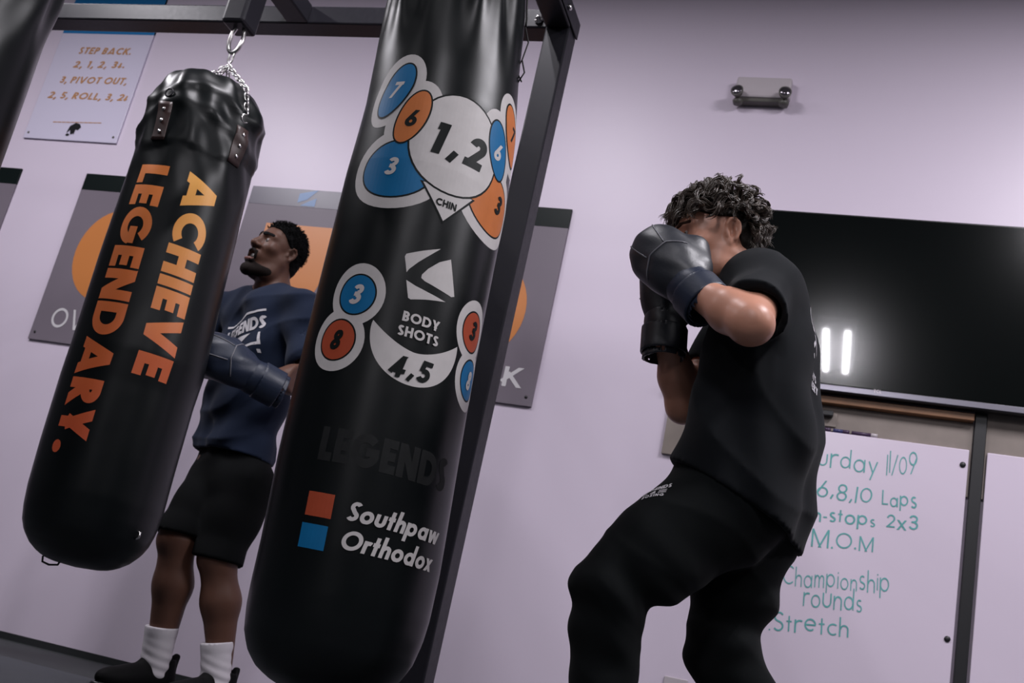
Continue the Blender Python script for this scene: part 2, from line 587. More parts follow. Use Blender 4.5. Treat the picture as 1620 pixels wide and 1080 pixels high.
        L(*arcp(.33, X / 2, .33 - a, .33 - a, 50, 310, 16)); w = .52
    elif ch == 'e':
        L(*arcp(.32, X / 2, .32 - a, .33 - a, 5, 310, 16)); L((a, X / 2), (.62, X / 2)); w = .64
    else:
        w = .3
    return S, w, lo, hi


def clip(poly, axis, val, keep_greater):
    out = []
    n = len(poly)
    for i in range(n):
        p, q = poly[i], poly[(i + 1) % n]
        dp = (p[axis] - val) if keep_greater else (val - p[axis])
        dq = (q[axis] - val) if keep_greater else (val - q[axis])
        if dp >= 0:
            out.append(p)
        if (dp > 0 and dq < 0) or (dp < 0 and dq > 0):
            s = dp / (dp - dq)
            out.append(tuple(p[k] + (q[k] - p[k]) * s for k in range(2)))
    return out


def ribbon(pts, t, ext, closed):
    """polyline of width t as convex quads"""
    P = [np.array(p, float) for p in pts]
    P = [p for i, p in enumerate(P) if i == 0 or np.abs(p - P[i - 1]).sum() > 1e-6]
    if ext and not closed:
        P[0] = P[0] - unit(P[1] - P[0]) * ext
        P[-1] = P[-1] + unit(P[-1] - P[-2]) * ext
    m = len(P)
    off = []
    for i in range(m):
        ds = []
        if closed or i > 0:
            ds.append(unit(P[i] - P[i - 1]))
        if closed or i < m - 1:
            ds.append(unit(P[(i + 1) % m] - P[i]))
        ns = [np.array([-d[1], d[0]]) for d in ds]
        nn = unit(sum(ns))
        c = max(0.45, nn @ ns[0])
        off.append(nn * (t / 2) / c)
    quads = []
    for i in range(m if closed else m - 1):
        j = (i + 1) % m
        quads.append([tuple(P[i] - off[i]), tuple(P[j] - off[j]), tuple(P[j] + off[j]), tuple(P[i] + off[i])])
    return quads


def text2d(s, h=1.0, t=0.2, gap=0.1, shear=0.0, width=None, wob=0.0, space=0.35, xs=1.0, anchor='l'):
    """convex pieces of a line of text, baseline at v=0, cap height h"""
    out = []
    x = 0.0
    for ch in s:
        if ch == ' ':
            x += space
            continue
        S, w, lo, hi = glyph(ch, t)
        dy = (random.random() - .5) * wob
        sc = 1 + (random.random() - .5) * wob * 1.5
        for pts, e, closed in S:
            if closed == 'dot':
                quads = [pts]
                c = np.mean(np.array(pts), axis=0)
                quads = [[tuple(c + (np.array(p) - c) * 2.0) for p in pts]]
            else:
                quads = ribbon(pts, t, e, closed)
            for q in quads:
                q = clip(clip(q, 1, lo, True), 1, hi, False)
                if len(q) >= 3:
                    out.append([((x + px * sc) * xs + shear * py, py * sc + dy) for px, py in q])
        x += w * sc + gap
    tw = (x - gap) * xs
    k = h
    if width:
        kx = width / tw
    else:
        kx = h
    a0 = {'l': 0, 'c': -tw / 2, 'r': -tw}[anchor]
    return [[((px + a0) * kx, py * k) for px, py in q] for q in out]


def ellipse2d(cx, cy, rx, ry, tilt=0, n=40):
    ct, st = math.cos(math.radians(tilt)), math.sin(math.radians(tilt))
    return [[(cx + rx * math.cos(a) * ct - ry * math.sin(a) * st, cy + rx * math.cos(a) * st + ry * math.sin(a) * ct)
             for a in [2 * PI * i / n for i in range(n)]]]


def shift(polys, du, dv, rot=0):
    c, s = math.cos(rot), math.sin(rot)
    return [[(x * c - y * s + du, x * s + y * c + dv) for x, y in q] for q in polys]


def slices(polys, step):
    """cut convex pieces along a grid so that they can bend"""
    for ax in (0, 1):
        out = []
        for q in polys:
            lo = min(p[ax] for p in q)
            hi = max(p[ax] for p in q)
            k = math.floor(lo / step) + 1
            rest = q
            while k * step < hi - 1e-9 and len(rest) >= 3:
                a = clip(rest, ax, k * step, False)
                if len(a) >= 3:
                    out.append(a)
                rest = clip(rest, ax, k * step, True)
                k += 1
            if len(rest) >= 3:
                out.append(rest)
        polys = out
    return polys


def cutline(poly, p, q, left):
    out = []
    dx, dy = q[0] - p[0], q[1] - p[1]
    f = lambda a: (dx * (a[1] - p[1]) - dy * (a[0] - p[0])) * (1 if left else -1)
    n = len(poly)
    for i in range(n):
        a, c = poly[i], poly[(i + 1) % n]
        fa, fc = f(a), f(c)
        if fa >= 0:
            out.append(a)
        if (fa > 0 and fc < 0) or (fa < 0 and fc > 0):
            s = fa / (fa - fc)
            out.append((a[0] + (c[0] - a[0]) * s, a[1] + (c[1] - a[1]) * s))
    return out


def area2(q):
    return sum(q[i][0] * q[(i + 1) % len(q)][1] - q[(i + 1) % len(q)][0] * q[i][1] for i in range(len(q)))


def merge_flat(polys):
    """remove overlaps between convex pieces so that a print is one clean layer"""
    ps = []
    for q in polys:
        ar = area2(q)
        if abs(ar) < 1e-10:
            continue
        ps.append(q if ar > 0 else q[::-1])
    bb_ = [(min(p[0] for p in q), max(p[0] for p in q), min(p[1] for p in q), max(p[1] for p in q)) for q in ps]
    out = []
    for i, q in enumerate(ps):
        pieces = [q]
        for j in range(i):
            if bb_[i][0] >= bb_[j][1] or bb_[i][1] <= bb_[j][0] or bb_[i][2] >= bb_[j][3] or bb_[i][3] <= bb_[j][2]:
                continue
            new = []
            Q = ps[j]
            for x in pieces:
                rest = x
                for k in range(len(Q)):
                    o = cutline(rest, Q[k], Q[(k + 1) % len(Q)], False)
                    if len(o) >= 3 and area2(o) > 1e-9:
                        new.append(o)
                    rest = cutline(rest, Q[k], Q[(k + 1) % len(Q)], True)
                    if len(rest) < 3:
                        break
            pieces = new
        out += pieces
    return out


def print_mesh(polys, fn, step=None):
    if step:
        polys = slices(polys, step)
    vs, fs = [], []
    for q in polys:
        # drop repeats
        qq = [q[0]]
        for p in q[1:]:
            if abs(p[0] - qq[-1][0]) + abs(p[1] - qq[-1][1]) > 1e-7:
                qq.append(p)
        if len(qq) < 3:
            continue
        ar = sum(qq[i][0] * qq[(i + 1) % len(qq)][1] - qq[(i + 1) % len(qq)][0] * qq[i][1] for i in range(len(qq)))
        if ar < 0:
            qq = qq[::-1]
        n = len(vs)
        vs.extend([fn(*p) for p in qq])
        fs.append(tuple(range(n, n + len(qq))))
    me = mesh_np(vs, fs, smooth=True)
    return me


def plane_fn(origin, U, Vv):
    o, U, Vv = np.array(origin, float), np.array(U, float), np.array(Vv, float)
    return lambda u, v: o + U * u + Vv * v


# ------------------------------------------------------------------ punching bags
def smooth(x, a, b):
    t = np.clip((x - a) / (b - a), 0, 1)
    return t * t * (3 - 2 * t)


class Bag:
    """hanging bag: radius table over height, wrinkles gathered at the top"""
    def __init__(self, y0, Z, C, R, wr, top):
        self.y0, self.Z, self.C, self.R, self.wr, self.top = y0, Z, C, R, wr, top

    def c(self, z):
        return np.interp(z, self.Z, self.C)

    def r(self, th, z):
        return np.interp(z, self.Z, self.R) + self.wr(th, z)

    def pt(self, th, z, off=0.0):
        r = self.r(th, z) + off
        return np.array([self.c(z) + r * np.sin(th), self.y0 - r * np.cos(th), z + 0 * th])

    def fn(self, off, s0=0.0):
        return lambda s, z: self.pt((s + s0) / 0.2, z, off)

    def mesh(self, zs, nth=144):
        th = np.linspace(0, 2 * PI, nth, endpoint=False)
        vs = []
        for z in zs:
            vs.append(self.pt(th, np.full(nth, z)).T)
        vs = np.concatenate(vs)
        n = len(zs)
        i, k = np.meshgrid(np.arange(n - 1), np.arange(nth), indexing='ij')
        l = (k + 1) % nth
        f = np.stack([i * nth + k, i * nth + l, (i + 1) * nth + l, (i + 1) * nth + k], -1).reshape(-1, 4)
        # close the bottom and the sunk top
        b = len(vs)
        zb = zs[0] - 0.004
        zt = zs[-1] - 0.03
        vs = np.concatenate([vs, [[self.c(zs[0]), self.y0, zb], [self.c(zs[-1]), self.y0, zt]]])
        tri = [(b, (kk + 1) % nth, kk) for kk in range(nth)] + [(b + 1, (n - 1) * nth + kk, (n - 1) * nth + (kk + 1) % nth) for kk in range(nth)]
        faces = [tuple(q) for q in f] + tri
        return mesh_np(vs, faces)


def chain_mesh(p, q, link=0.028, r=0.0026):
    mb = MB()
    p, q = np.array(p, float), np.array(q, float)
    d = unit(q - p)
    Ln = np.linalg.norm(q - p)
    n = max(1, int(round(Ln / (link * 0.78))))
    a = unit(np.cross(d, V(0.3, 0.9, 0.2)))
    b = np.cross(d, a)
    for i in range(n):
        c = p + d * Ln * (i + .5) / n
        s = a if i % 2 == 0 else b
        pts = []
        for k in range(12):
            an = 2 * PI * k / 12
            ex = link * .5 - .006
            pts.append(c + d * (math.cos(an) * .0075 + math.copysign(ex, math.cos(an)) * min(1, abs(math.cos(an)) * 2.5)) + s * math.sin(an) * .0085)
        mb.tube(pts, r, 6, closed=True)
    return mb


def hardware(bag, root, straps, z0, z1, apex, hook_top, outside=(0, 1, 2, 3), hw_=.026):
    """leather tabs, chains to a swivel and the shackle above"""
    ap = np.array(apex, float)
    for si, s in enumerate(straps):
        th = s
        st = print_mesh([[(-hw_, z0), (hw_, z0), (hw_ * .9, z1), (-hw_ * .9, z1)]], lambda u, z, th=th: bag.pt(th + u / .2, z, .004), .012)
        # give the tab its thickness
        bm = bmesh.new()
        bm.from_mesh(st)
        bmesh.ops.remove_doubles(bm, verts=bm.verts[:], dist=1e-5)
        bmesh.ops.solidify(bm, geom=bm.faces[:], thickness=0.005)
        bm.to_mesh(st)
        bm.free()
        tab = link('strap', st, M['brown'], root)
        for zz in (z0 + (z1 - z0) * .22, z0 + (z1 - z0) * .5, z0 + (z1 - z0) * .8):
            p = bag.pt(th, zz, .004)
            ax = V(math.sin(th), -math.cos(th), 0)
            rv = MB().lathe(p, [(.0065, 0), (.006, .002), (.003, .004)], ax, 12)
            subpart('rivet', rv.mesh(), M['chrome'], tab, root)
        top = bag.pt(th, z1, .006)
        rim = bag.pt(th, bag.top, .012)
        rg = []
        c = top + (rim - top) * .25
        tang = V(math.cos(th), math.sin(th), 0)
        for k in range(16):
            an = 2 * PI * k / 16
            rg.append(c + tang * .014 * math.cos(an) + V(0, 0, 1) * .014 * math.sin(an))
        link('ring', MB().tube(rg, .003, 8, closed=True).mesh(), M['chrome' if si in outside else 'steel'], root)
        if si in outside:
            mb = chain_mesh(c + V(0, 0, .015), rim + V(0, 0, .006))
            m2 = chain_mesh(rim + V(0, 0, .006), ap)
            n = len(mb.v)
            mb.v += m2.v
            mb.f += [tuple(i + n for i in f) for f in m2.f]
            mb.s += m2.s
        else:
            ins = bag.pt(th, bag.top, -.05) - V(0, 0, .03)
            mb = chain_mesh(ins, ap)
        mb.build('chain', M['chrome'], root)
    hk = MB()
    e0 = ap + V(0, 0, .0)
    # snap hook
    hk.tube([e0 + V(0, 0, .0), e0 + V(.008, 0, .02), e0 + V(.008, 0, .05), e0 + V(0, 0, .062), e0 + V(-.008, 0, .05), e0 + V(-.008, 0, .02)], .004, 8, closed=True)
    hk.build('snap_hook', M['chrome'], root)
    sh = MB()
    c = np.array(hook_top, float)
    k0 = e0 + V(0, 0, .055)
    n = 18
    ring = []
    hh = (c[2] - k0[2]) / 2
    mid = (c + k0) / 2
    for i in range(n):
        an = 2 * PI * i / n
        ring.append(mid + V(math.sin(an) * .026, 0, math.cos(an) * (hh + .004)))
    sh.tube(ring, .0075, 10, closed=True)
    sh.build('shackle', M['chrome'], root)


# --- target bag, nearest the camera
def wr2(th, z):
    amp = smooth(z, 1.68, 2.02)
    w = amp * (.009 * np.sin(9 * th + 1.2 * np.sin(3 * th)) + .005 * np.sin(17 * th + 2.0) + .004 * np.sin(5 * th + z * 9))
    w = w + .0012 * smooth(z, .3, .6) * np.sin(3 * th + z * 5)
    return w


B2 = Bag(2.25, [.2, .215, .235, .265, .3, .35, .4, .5, .7, 1.0, 1.4, 1.5, 1.6, 1.7, 1.8, 1.9, 2.0, 2.06, 2.14, 2.2, 2.22],
         [-1.045, -1.045, -1.045, -1.045, -1.044, -1.043, -1.043, -1.046, -1.059, -1.073, -1.087, -1.091, -1.096, -1.108, -1.12, -1.131, -1.141, -1.146, -1.152, -1.156, -1.157],
         [.075, .115, .147, .172, .188, .198, .202, .204, .206, .204, .204, .200, .196, .192, .187, .181, .172, .166, .15, .135, .125],
         wr2, 2.2)
bag2 = empty('punching_bag', (-1.045, 2.25, .2), 'nearest black leather punching bag, printed with numbered target circles', 'punching bag')
link('bag_body', B2.mesh(np.concatenate([[.2, .206, .213, .222, .233, .246, .262, .28], np.arange(.3, 2.22, .014), [2.22]])), M['leather_old'], bag2)
U0 = .137       # print centre line on the girth


def bagprint(bag, root, name, polys, mat, layer, u0=U0, step=.01):
    return link(name, print_mesh(slices(merge_flat(polys), step), bag.fn(.0005 + .00013 * layer, u0)), mat, root)


def num(ch, u, z, h, shear=.2, t=.215, xs=1.0):
    return shift(text2d(ch, h, t, anchor='c', shear=shear, xs=xs), u - shear * h * .5, z - h / 2)


E7, E6, E3 = (-.180, 1.586, .036, .078, -24), (-.120, 1.513, .034, .074, -16), (-.131, 1.373, .088, .072, 12)


def mir(e, s):
    return (e[0] * s, e[1], e[2], e[3], e[4] * s)


def grow(e, g):
    return (e[0], e[1], e[2] + g, e[3] + g, e[4])


for k in (-1, 1):
    bagprint(B2, bag2, 'target_halo', ellipse2d(*mir(grow(E7, .029), k)) + ellipse2d(*mir(grow(E6, .030), k)) + ellipse2d(*mir(grow(E3, .031), k)), M['print_white'], 0)
# order of overlap: side oval, circle, middle oval, top oval
lay = 1
for nm, e, cl, cr in (('hook_target', E3, 'print_blue', 'print_orange'),):
    for s, mt in ((1, cl), (-1, cr)):
        bagprint(B2, bag2, 'target_outline', ellipse2d(*mir(grow(e, .0045), s)), M['print_black'], 1)
        bagprint(B2, bag2, nm, ellipse2d(*mir(e, s)), M[mt], 2)
# chin triangle
bagprint(B2, bag2, 'target_outline', [[(-.070, 1.352), (0, 1.262), (.070, 1.352)]], M['print_black'], 3)
bagprint(B2, bag2, 'chin_target', [[(-.062, 1.350), (0, 1.269), (.062, 1.350)]], M['print_white'], 4)
bagprint(B2, bag2, 'target_outline', ellipse2d(0, 1.468, .1203, .1333), M['print_black'], 5)
bagprint(B2, bag2, 'head_target', ellipse2d(0, 1.468, .1155, .1285), M['print_white'], 6)
for e, cl, cr, ly in ((E6, 'print_orange', 'print_blue', 7), (E7, 'print_blue', 'print_orange', 9)):
    for s, mt in ((1, cl), (-1, cr)):
        bagprint(B2, bag2, 'target_outline', ellipse2d(*mir(grow(e, .0045), s)), M['print_black'], ly)
        bagprint(B2, bag2, 'side_target', ellipse2d(*mir(e, s)), M[mt], ly + 1)
# body targets
for s, c3, c8 in ((1, 'print_blue', 'print_red'), (-1, 'print_red', 'print_blue')):
    bagprint(B2, bag2, 'target_halo', ellipse2d(-.156 * s, 1.055, .067, .075) + ellipse2d(-.181 * s, .944, .067, .074), M['print_white'], 0)
    bagprint(B2, bag2, 'target_outline', ellipse2d(-.156 * s, 1.054, .0475, .0505) + ellipse2d(-.181 * s, .944, .0475, .0505), M['print_black'], 1)
    bagprint(B2, bag2, 'body_target', ellipse2d(-.156 * s, 1.054, .0435, .0465), M[c3], 2)
    bagprint(B2, bag2, 'body_target', ellipse2d(-.181 * s, .944, .0435, .0465), M[c8], 2)
cres = []
N = 40
oc = [(.106 * math.sin(a), .982 - .110 * math.cos(a)) for a in [(-1.66 + 3.32 * i / N) for i in range(N + 1)]]
ic = [(x, .947 + .052 * min(1.0, abs(x) / .104) ** 1.7) for x in [-.104 + .208 * i / N for i in range(N + 1)]]
for i in range(N):
    cres.append([oc[i], oc[i + 1], (ic[i + 1][0], max(ic[i + 1][1], oc[i + 1][1] + .0005)), (ic[i][0], max(ic[i][1], oc[i][1] + .0005))])
bagprint(B2, bag2, 'crescent_target', cres, M['print_white'], 0)
# numbers
for pz in (num('7', -.180, 1.587, .044, .35, .2), num('3', -.142, 1.377, .046), num('6', .120, 1.508, .046), num('3', -.156, 1.054, .048), num('8', .181, .944, .046)):
    bagprint(B2, bag2, 'white_number', pz, M['print_white'], 12)
for pz in (shift(text2d('BODY', .0235, .22, .1, .0, anchor='c', xs=1.05), 0, 1.011), shift(text2d('SHOTS', .0235, .22, .1, .0, anchor='c', xs=1.05), 0, .977),
           shift(text2d('Southpaw', .041, .2, .07, .22, width=.232), -.077, .558), shift(text2d('Orthodox', .041, .2, .07, .22, width=.226), -.079, .498)):
    bagprint(B2, bag2, 'white_lettering', pz, M['print_white'], 12)
for pz in (num('6', -.120, 1.508, .046), num('7', .186, 1.592, .044), num('3', .160, 1.385, .050), num('8', -.181, .944, .046), num('3', .156, 1.058, .048),
           num('1', -.046, 1.470, .084, .2, .24), num('2', .050, 1.468, .084, .2, .24), shift(text2d(',', .066, .24, shear=.2), -.019, 1.432),
           num('4', -.028, .908, .050), num('5', .030, .912, .050), shift(text2d(',', .042, .22, shear=.2), -.0065, .890)):
    bagprint(B2, bag2, 'black_number', pz, M['print_black'], 12)
bagprint(B2, bag2, 'black_lettering', shift(text2d('CHIN', .0175, .2, .1, anchor='c'), 0, 1.303), M['print_black'], 12)
# maker's mark: three pale pieces of a tilted square
def strip(a, b):
    return [[a[i], a[i + 1], b[i + 1], b[i]] for i in range(len(a) - 1)]


mark = strip([(-.066, 1.160), (-.064, 1.167), (-.03, 1.184), (.009, 1.202)], [(-.055, 1.124), (-.051, 1.133), (-.034, 1.155), (.009, 1.202)])
mark += strip([(-.021, 1.128), (-.010, 1.146), (.012, 1.170), (.038, 1.187), (.0395, 1.183)],
              [(-.021, 1.120), (-.012, 1.115), (.022, 1.108), (.058, 1.102), (.066, 1.106)])
mark += strip([(-.052, 1.106), (-.03, 1.098), (.0, 1.092), (.046, 1.085)], [(-.040, 1.066), (-.034, 1.064), (-.0, 1.074), (.046, 1.085)])
bagprint(B2, bag2, 'mark_print', mark, M['print_white'], 1)
bagprint(B2, bag2, 'faded_lettering', shift(text2d('LEGENDS', .074, .26, .06, width=.31), -.162, .672), M['print_ghost'], 0)
bagprint(B2, bag2, 'orange_square', [[(-.165, .553), (-.106, .553), (-.106, .604), (-.165, .604)]], M['print_red'], 0)
bagprint(B2, bag2, 'blue_square', [[(-.167, .486), (-.108, .486), (-.108, .537), (-.167, .537)]], M['print_blue'], 0)
B2X = -1.16
hardware(B2, bag2, [.62, .62 + PI / 2, .62 + PI, .62 + 1.5 * PI], 2.035, 2.16, (B2X, 2.25, 2.315), (B2X, 2.25, 2.506))
# loose tie cord at the bag's right shoulder
cd = MB()
c0 = B2.pt(1.75, 1.93, .004)
cd.tube([c0, c0 + V(.02, -.005, -.05), c0 + V(.012, 0, -.10), c0 + V(.028, -.004, -.14), c0 + V(.014, 0, -.17)], .0022, 6)
cd.tube([c0 + V(.012, 0, -.10), c0 + V(.002, 0, -.13), c0 + V(.024, 0, -.165)], .002, 6)
cd.tube([B2.pt(1.75, 2.05, .006), B2.pt(1.85, 2.0, .01), B2.pt(1.72, 1.95, .008), c0], .003, 6)
cd.build('tie_cord', M['cord'], bag2)

# --- lettered bag to the left
def wr1(th, z):
    amp = smooth(z, 1.45, 1.85)
    w = amp * (.0028 * np.sin(5 * th + 7 * z + .8) + .0042 * np.sin(8 * th - 16 * z) + .003 * np.sin(13 * th + 30 * z))
    zr = 1.668 + .07 * np.sin(th * .5) ** 2 + .012 * np.sin(5 * th)
    w = w + .005 * smooth(z, zr - .006, zr + .008)
    w = w + .007 * np.exp(-((z - 1.79 - .04 * np.sin(2 * th + 1)) / .022) ** 2) + .006 * np.exp(-((z - 1.88 - .03 * np.sin(3 * th)) / .016) ** 2)
    w = w + .022 * np.exp(-((z - 1.885) / .045) ** 2) * np.exp(-((th - 1.75) / .45) ** 2)
    return w


Z1 = [.362, .366, .378, .4, .43, .46, .5, .56, .7, .9, 1.0, 1.3, 1.6, 1.7, 1.8, 1.86, 1.91, 1.945, 1.97, 1.985]
B1 = Bag(2.75, Z1, [-2.137] * 7 + [-2.139, -2.146, -2.152, -2.15, -2.167, -2.177, -2.182, -2.188, -2.192, -2.196, -2.198, -2.2, -2.2],
         [.06, .085, .115, .145, .170, .184, .193, .199, .201, .203, .205, .199, .192, .188, .186, .182, .172, .158, .14, .12], wr1, 1.955)
bag1 = empty('punching_bag', (-2.137, 2.75, .36), 'black punching bag with large orange words printed down it, on a chain', 'punching bag')
link('bag_body', B1.mesh(np.concatenate([[.362, .364, .368, .374, .382, .392], np.arange(.4, 1.985, .012), [1.985]])), M['leather'], bag1)


def down_text(s, z_top, z_bot, sb, hh, t=.25, gap=.06):
    """lettering turned a quarter clockwise: reads downward, tops to the right"""
    q = text2d(s, hh, t, gap, width=z_top - z_bot)
    return [[(sb + v, z_top - u) for u, v in p] for p in q]


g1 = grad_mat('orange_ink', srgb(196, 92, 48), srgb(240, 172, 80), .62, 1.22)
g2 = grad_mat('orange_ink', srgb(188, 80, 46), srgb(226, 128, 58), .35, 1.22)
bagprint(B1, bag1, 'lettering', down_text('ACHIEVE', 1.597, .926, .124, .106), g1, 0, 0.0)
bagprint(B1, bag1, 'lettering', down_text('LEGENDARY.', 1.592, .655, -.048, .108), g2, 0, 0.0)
AP1 = at(355, 104, 2.75)
HK1 = at(371, 52, 2.75)
hardware(B1, bag1, [-.07, -.07 + 1.36, -.07 + PI, -.07 + 1.5 * PI], 1.680, 1.812, (-2.175, 2.75, AP1[2]), (-2.18, 2.75, 2.235), (1,))
lp = MB()
b0 = V(-2.19, 2.70, .366)
lp.tube([b0 + V(-.03, 0, .004), b0 + V(-.026, 0, -.012), b0 + V(0, 0, -.017), b0 + V(.03, 0, -.012), b0 + V(.036, 0, .004)], .003, 8)
lp.build('bottom_loop', M['cord'], bag1)
p = B1.pt(1.45, .47, .0)
MB().tube([p, p + V(.012, 0, .006), p + V(.012, 0, .02), p + V(-.002, 0, .022)], .004, 8).build('side_ring', M['chrome'], bag1)

# --- third bag at the frame's left edge
def wr3(th, z):
    return smooth(z, 1.6, 1.9) * (.008 * np.sin(7 * th + 5 * z) + .005 * np.sin(12 * th - 18 * z))


B3 = Bag(2.0, Z1, [-2.462] * len(Z1), [r_ * 1.02 for r_ in B1.R], wr3, 1.955)
B3.Z = [z + .22 for z in Z1]
bag3 = empty('punching_bag', (-2.462, 2.0, .58), 'plain black punching bag cut off by the top left corner of the picture', 'punching bag')
B3.top = 2.175
link('bag_body', B3.mesh(np.concatenate([[.582, .588, .6], np.arange(.62, 2.205, .02), [2.205]])), M['leather'], bag3)
hardware(B3, bag3, [.5, .5 + PI / 2, .5 + PI, .5 + 1.5 * PI], 1.9, 2.03, (-2.462, 2.0, 2.32), (-2.462, 2.0, 2.506))

# ------------------------------------------------------------------ rack
RZ0, RZ1 = 2.502, 2.580
RY = 3.1
rack = empty('bag_rack', (-1.16, RY, 0.0), 'black square steel rack that the punching bags hang from', 'bag rack')
MB().box((-3.56, RY, RZ0), (-1.118, RY + .09, RZ1), .006).build('rear_rail', M['steel'], rack)
MB().box((-3.56, 1.955, RZ0 + .1), (-1.118, 2.045, RZ1 + .1), .006).build('front_rail', M['steel'], rack)
for x in (-1.206, -2.255):
    MB().box((x, -.7, RZ0 + (.0 if x > -2 else .0)), (x + .092, RY - .001, RZ1), .006).build('crossbeam', M['steel'], rack)
for x in (-1.206, -3.56):
    MB().box((x, RY, 0.008), (x + .09, RY + .092, RZ0 - .0005 if x < -2 else RZ1 + .002), .006).build('post', M['steel'], rack)
    MB().box((x - .06, RY - .06, 0), (x + .15, RY + .15, .008), .002).build('foot_plate', M['steel'], rack)
for x in (-1.206, -2.255):
    MB().box((x, -.79, 0.0), (x + .092, -.7, RZ1), .006).build('post', M['steel'], rack)
# corner plate, hanging brackets and bolts
MB().box((-1.1135, RY - .16, RZ0 + .008), (-1.1075, RY + .085, RZ1 - .005), .002).build('corner_plate', M['steel'], rack)
for yy, zz in ((RY - .08, RZ1 - .05), ):
    MB().lathe((-1.1075, yy, zz), [(.012, 0), (.012, .008), (.007, .012)], (1, 0, 0), 6).build('bolt', M['chrome'], rack)
MB().lathe((-1.235, RY - .001, RZ0 + .03), [(.016, 0), (.016, .006), (.009, .006), (.009, .02), (.004, .024)], (0, -1, 0), 14).build('bolt', M['chrome'], rack)
br = MB().box((-2.228, 2.70, 2.226), (-2.14, 2.80, RZ0 + .001), .012)
br.build('hanging_bracket', M['steel'], rack)
MB().lathe((-2.139, 2.73, 2.42), [(.011, 0), (.011, .008), (.006, .011)], (1, 0, 0), 6).build('bolt', M['chrome'], rack)
MB().lathe((-2.139, 2.77, 2.45), [(.011, 0), (.011, .008), (.006, .011)], (1, 0, 0), 6).build('bolt', M['chrome'], rack)
MB().box((-2.50, 1.97, 2.494), (-2.424, 2.03, RZ0 + .101), .01).build('hanging_bracket', M['steel'], rack)

# ------------------------------------------------------------------ things on the wall
def wall_text(s, p0, p1, px_h, D, t=.12, gap=.12, shear=0.0, wob=0.0, space=.35):
    """text along a sight line segment on the wall plane y=D: baseline p0 to p1 in the photograph"""
    A, B = at(*p0, D), at(*p1, D)
    w = np.linalg.norm(B - A)
    h = px_h * depth(A) / FPX
    q = text2d(s, h, t, gap, shear, width=w, wob=wob, space=space)
    d = (B - A) / w
    return q, plane_fn(A, d, V(-d[2], 0, d[0]))


def multi_print(name, items, mat, parent, dy):
    vs, fs = [], []
    for q, fn in items:
        me = print_mesh(merge_flat(q), fn)
        n = len(vs)
        vs += [tuple(V(*v.co) + V(0, dy, 0)) for v in me.vertices]
        fs += [tuple(i + n for i in p.vertices) for p in me.polygons]
    return link(name, mesh_np(vs, fs, smooth=False), mat, parent)


def panel(x0, x1, z0, z1, th, mat, name, parent=None, y=None):
    y = WALL if y is None else y
    return MB().box((x0, y - th, z0), (x1, y - .0005, z1), .001).build(name, mat, parent)


def screw(parent, x, z, th, mat='black_plastic', r=.007):
    MB().lathe((x, WALL - th, z), [(r, 0), (r, .002), (r * .5, .004)], (0, -1, 0), 12).build('screw', M[mat], parent)


TH = .012
# combination sign behind the rail
sg = empty('wall_sign', (-4.24, WALL, 2.55), 'pale combination sign with gold writing and blue top, high on wall behind rack', 'sign')
panel(-4.555, -3.932, 2.556, 3.50, TH, M['sign_acrylic'], 'sign_panel', sg)
panel(-4.555, -3.932, 3.236, 3.50, TH + .001, M['sign_blue'], 'sign_header', sg, )
yD = WALL - TH
it = [wall_text('STEP BACK.', (123, 85), (206, 87), 12, yD, .2, .14, .2),
      wall_text('2, 1, 2, 3_.', (115, 107), (196, 108), 12, yD, .2, .2, .2),
      wall_text('3, PIVOT OUT,', (93, 131), (199, 134), 12, yD, .2, .14, .2),
      wall_text('2, 5, ROLL, 3, 2_', (75, 155), (199, 160), 12, yD, .2, .14, .2),
      wall_text('THE COMBINATIONS OF THE GYM', (84, 193), (158, 195), 2.0, yD, .2, .3, .1)]
it = it[:4]
for q_ in it:
    multi_print('sign_lettering', [q_], M['sign_gold'], sg, -.0015)
fine = [([[(.0, .0), (.026, 0), (.026, .005), (0, .005)]], plane_fn(at(84 + i * 7.0, 193.5 + i * .15, yD), V(1, 0, 0), V(0, 0, 1))) for i in range(11)]
multi_print('sign_small_print', fine, M['sign_gold'], sg, -.0015)
lg = at(116, 206, yD)
horse = strip([(-.038, -.01), (-.03, .025), (0, .045), (.03, .04), (.045, .02)], [(-.036, -.02), (-.02, .0), (-.004, .012), (.014, .005), (.03, .0)])
horse += strip([(-.02, .0), (-.004, .012), (.014, .005)], [(-.01, -.028), (.008, -.02), (.012, -.03)]) + ellipse2d(-.028, -.03, .012, .008)
multi_print('sign_emblem', [(horse, plane_fn(lg, V(1, 0, 0), V(0, 0, 1)))], M['black_plastic'], sg, -.0015)
for x in (-4.53, -3.96):
    screw(sg, x, 2.59, TH, 'plastic_grey')

# row of grey posters
PZ0, PZ1, PH = 1.42, 2.366, 2.27


def poster(x0, x1, label, header, seen=True):
    p = empty('poster', ((x0 + x1) / 2, WALL, PZ0), label, 'poster', 'grey posters on the wall')
    panel(x0, x1, PZ0, PH, TH, M['poster'], 'poster_panel', p)
    panel(x0, x1, PH, PZ1, TH, M[header], 'poster_header', p)
    for x in (x0 + .03, x1 - .03):
        screw(p, x, PZ0 + .04, TH)
    return p


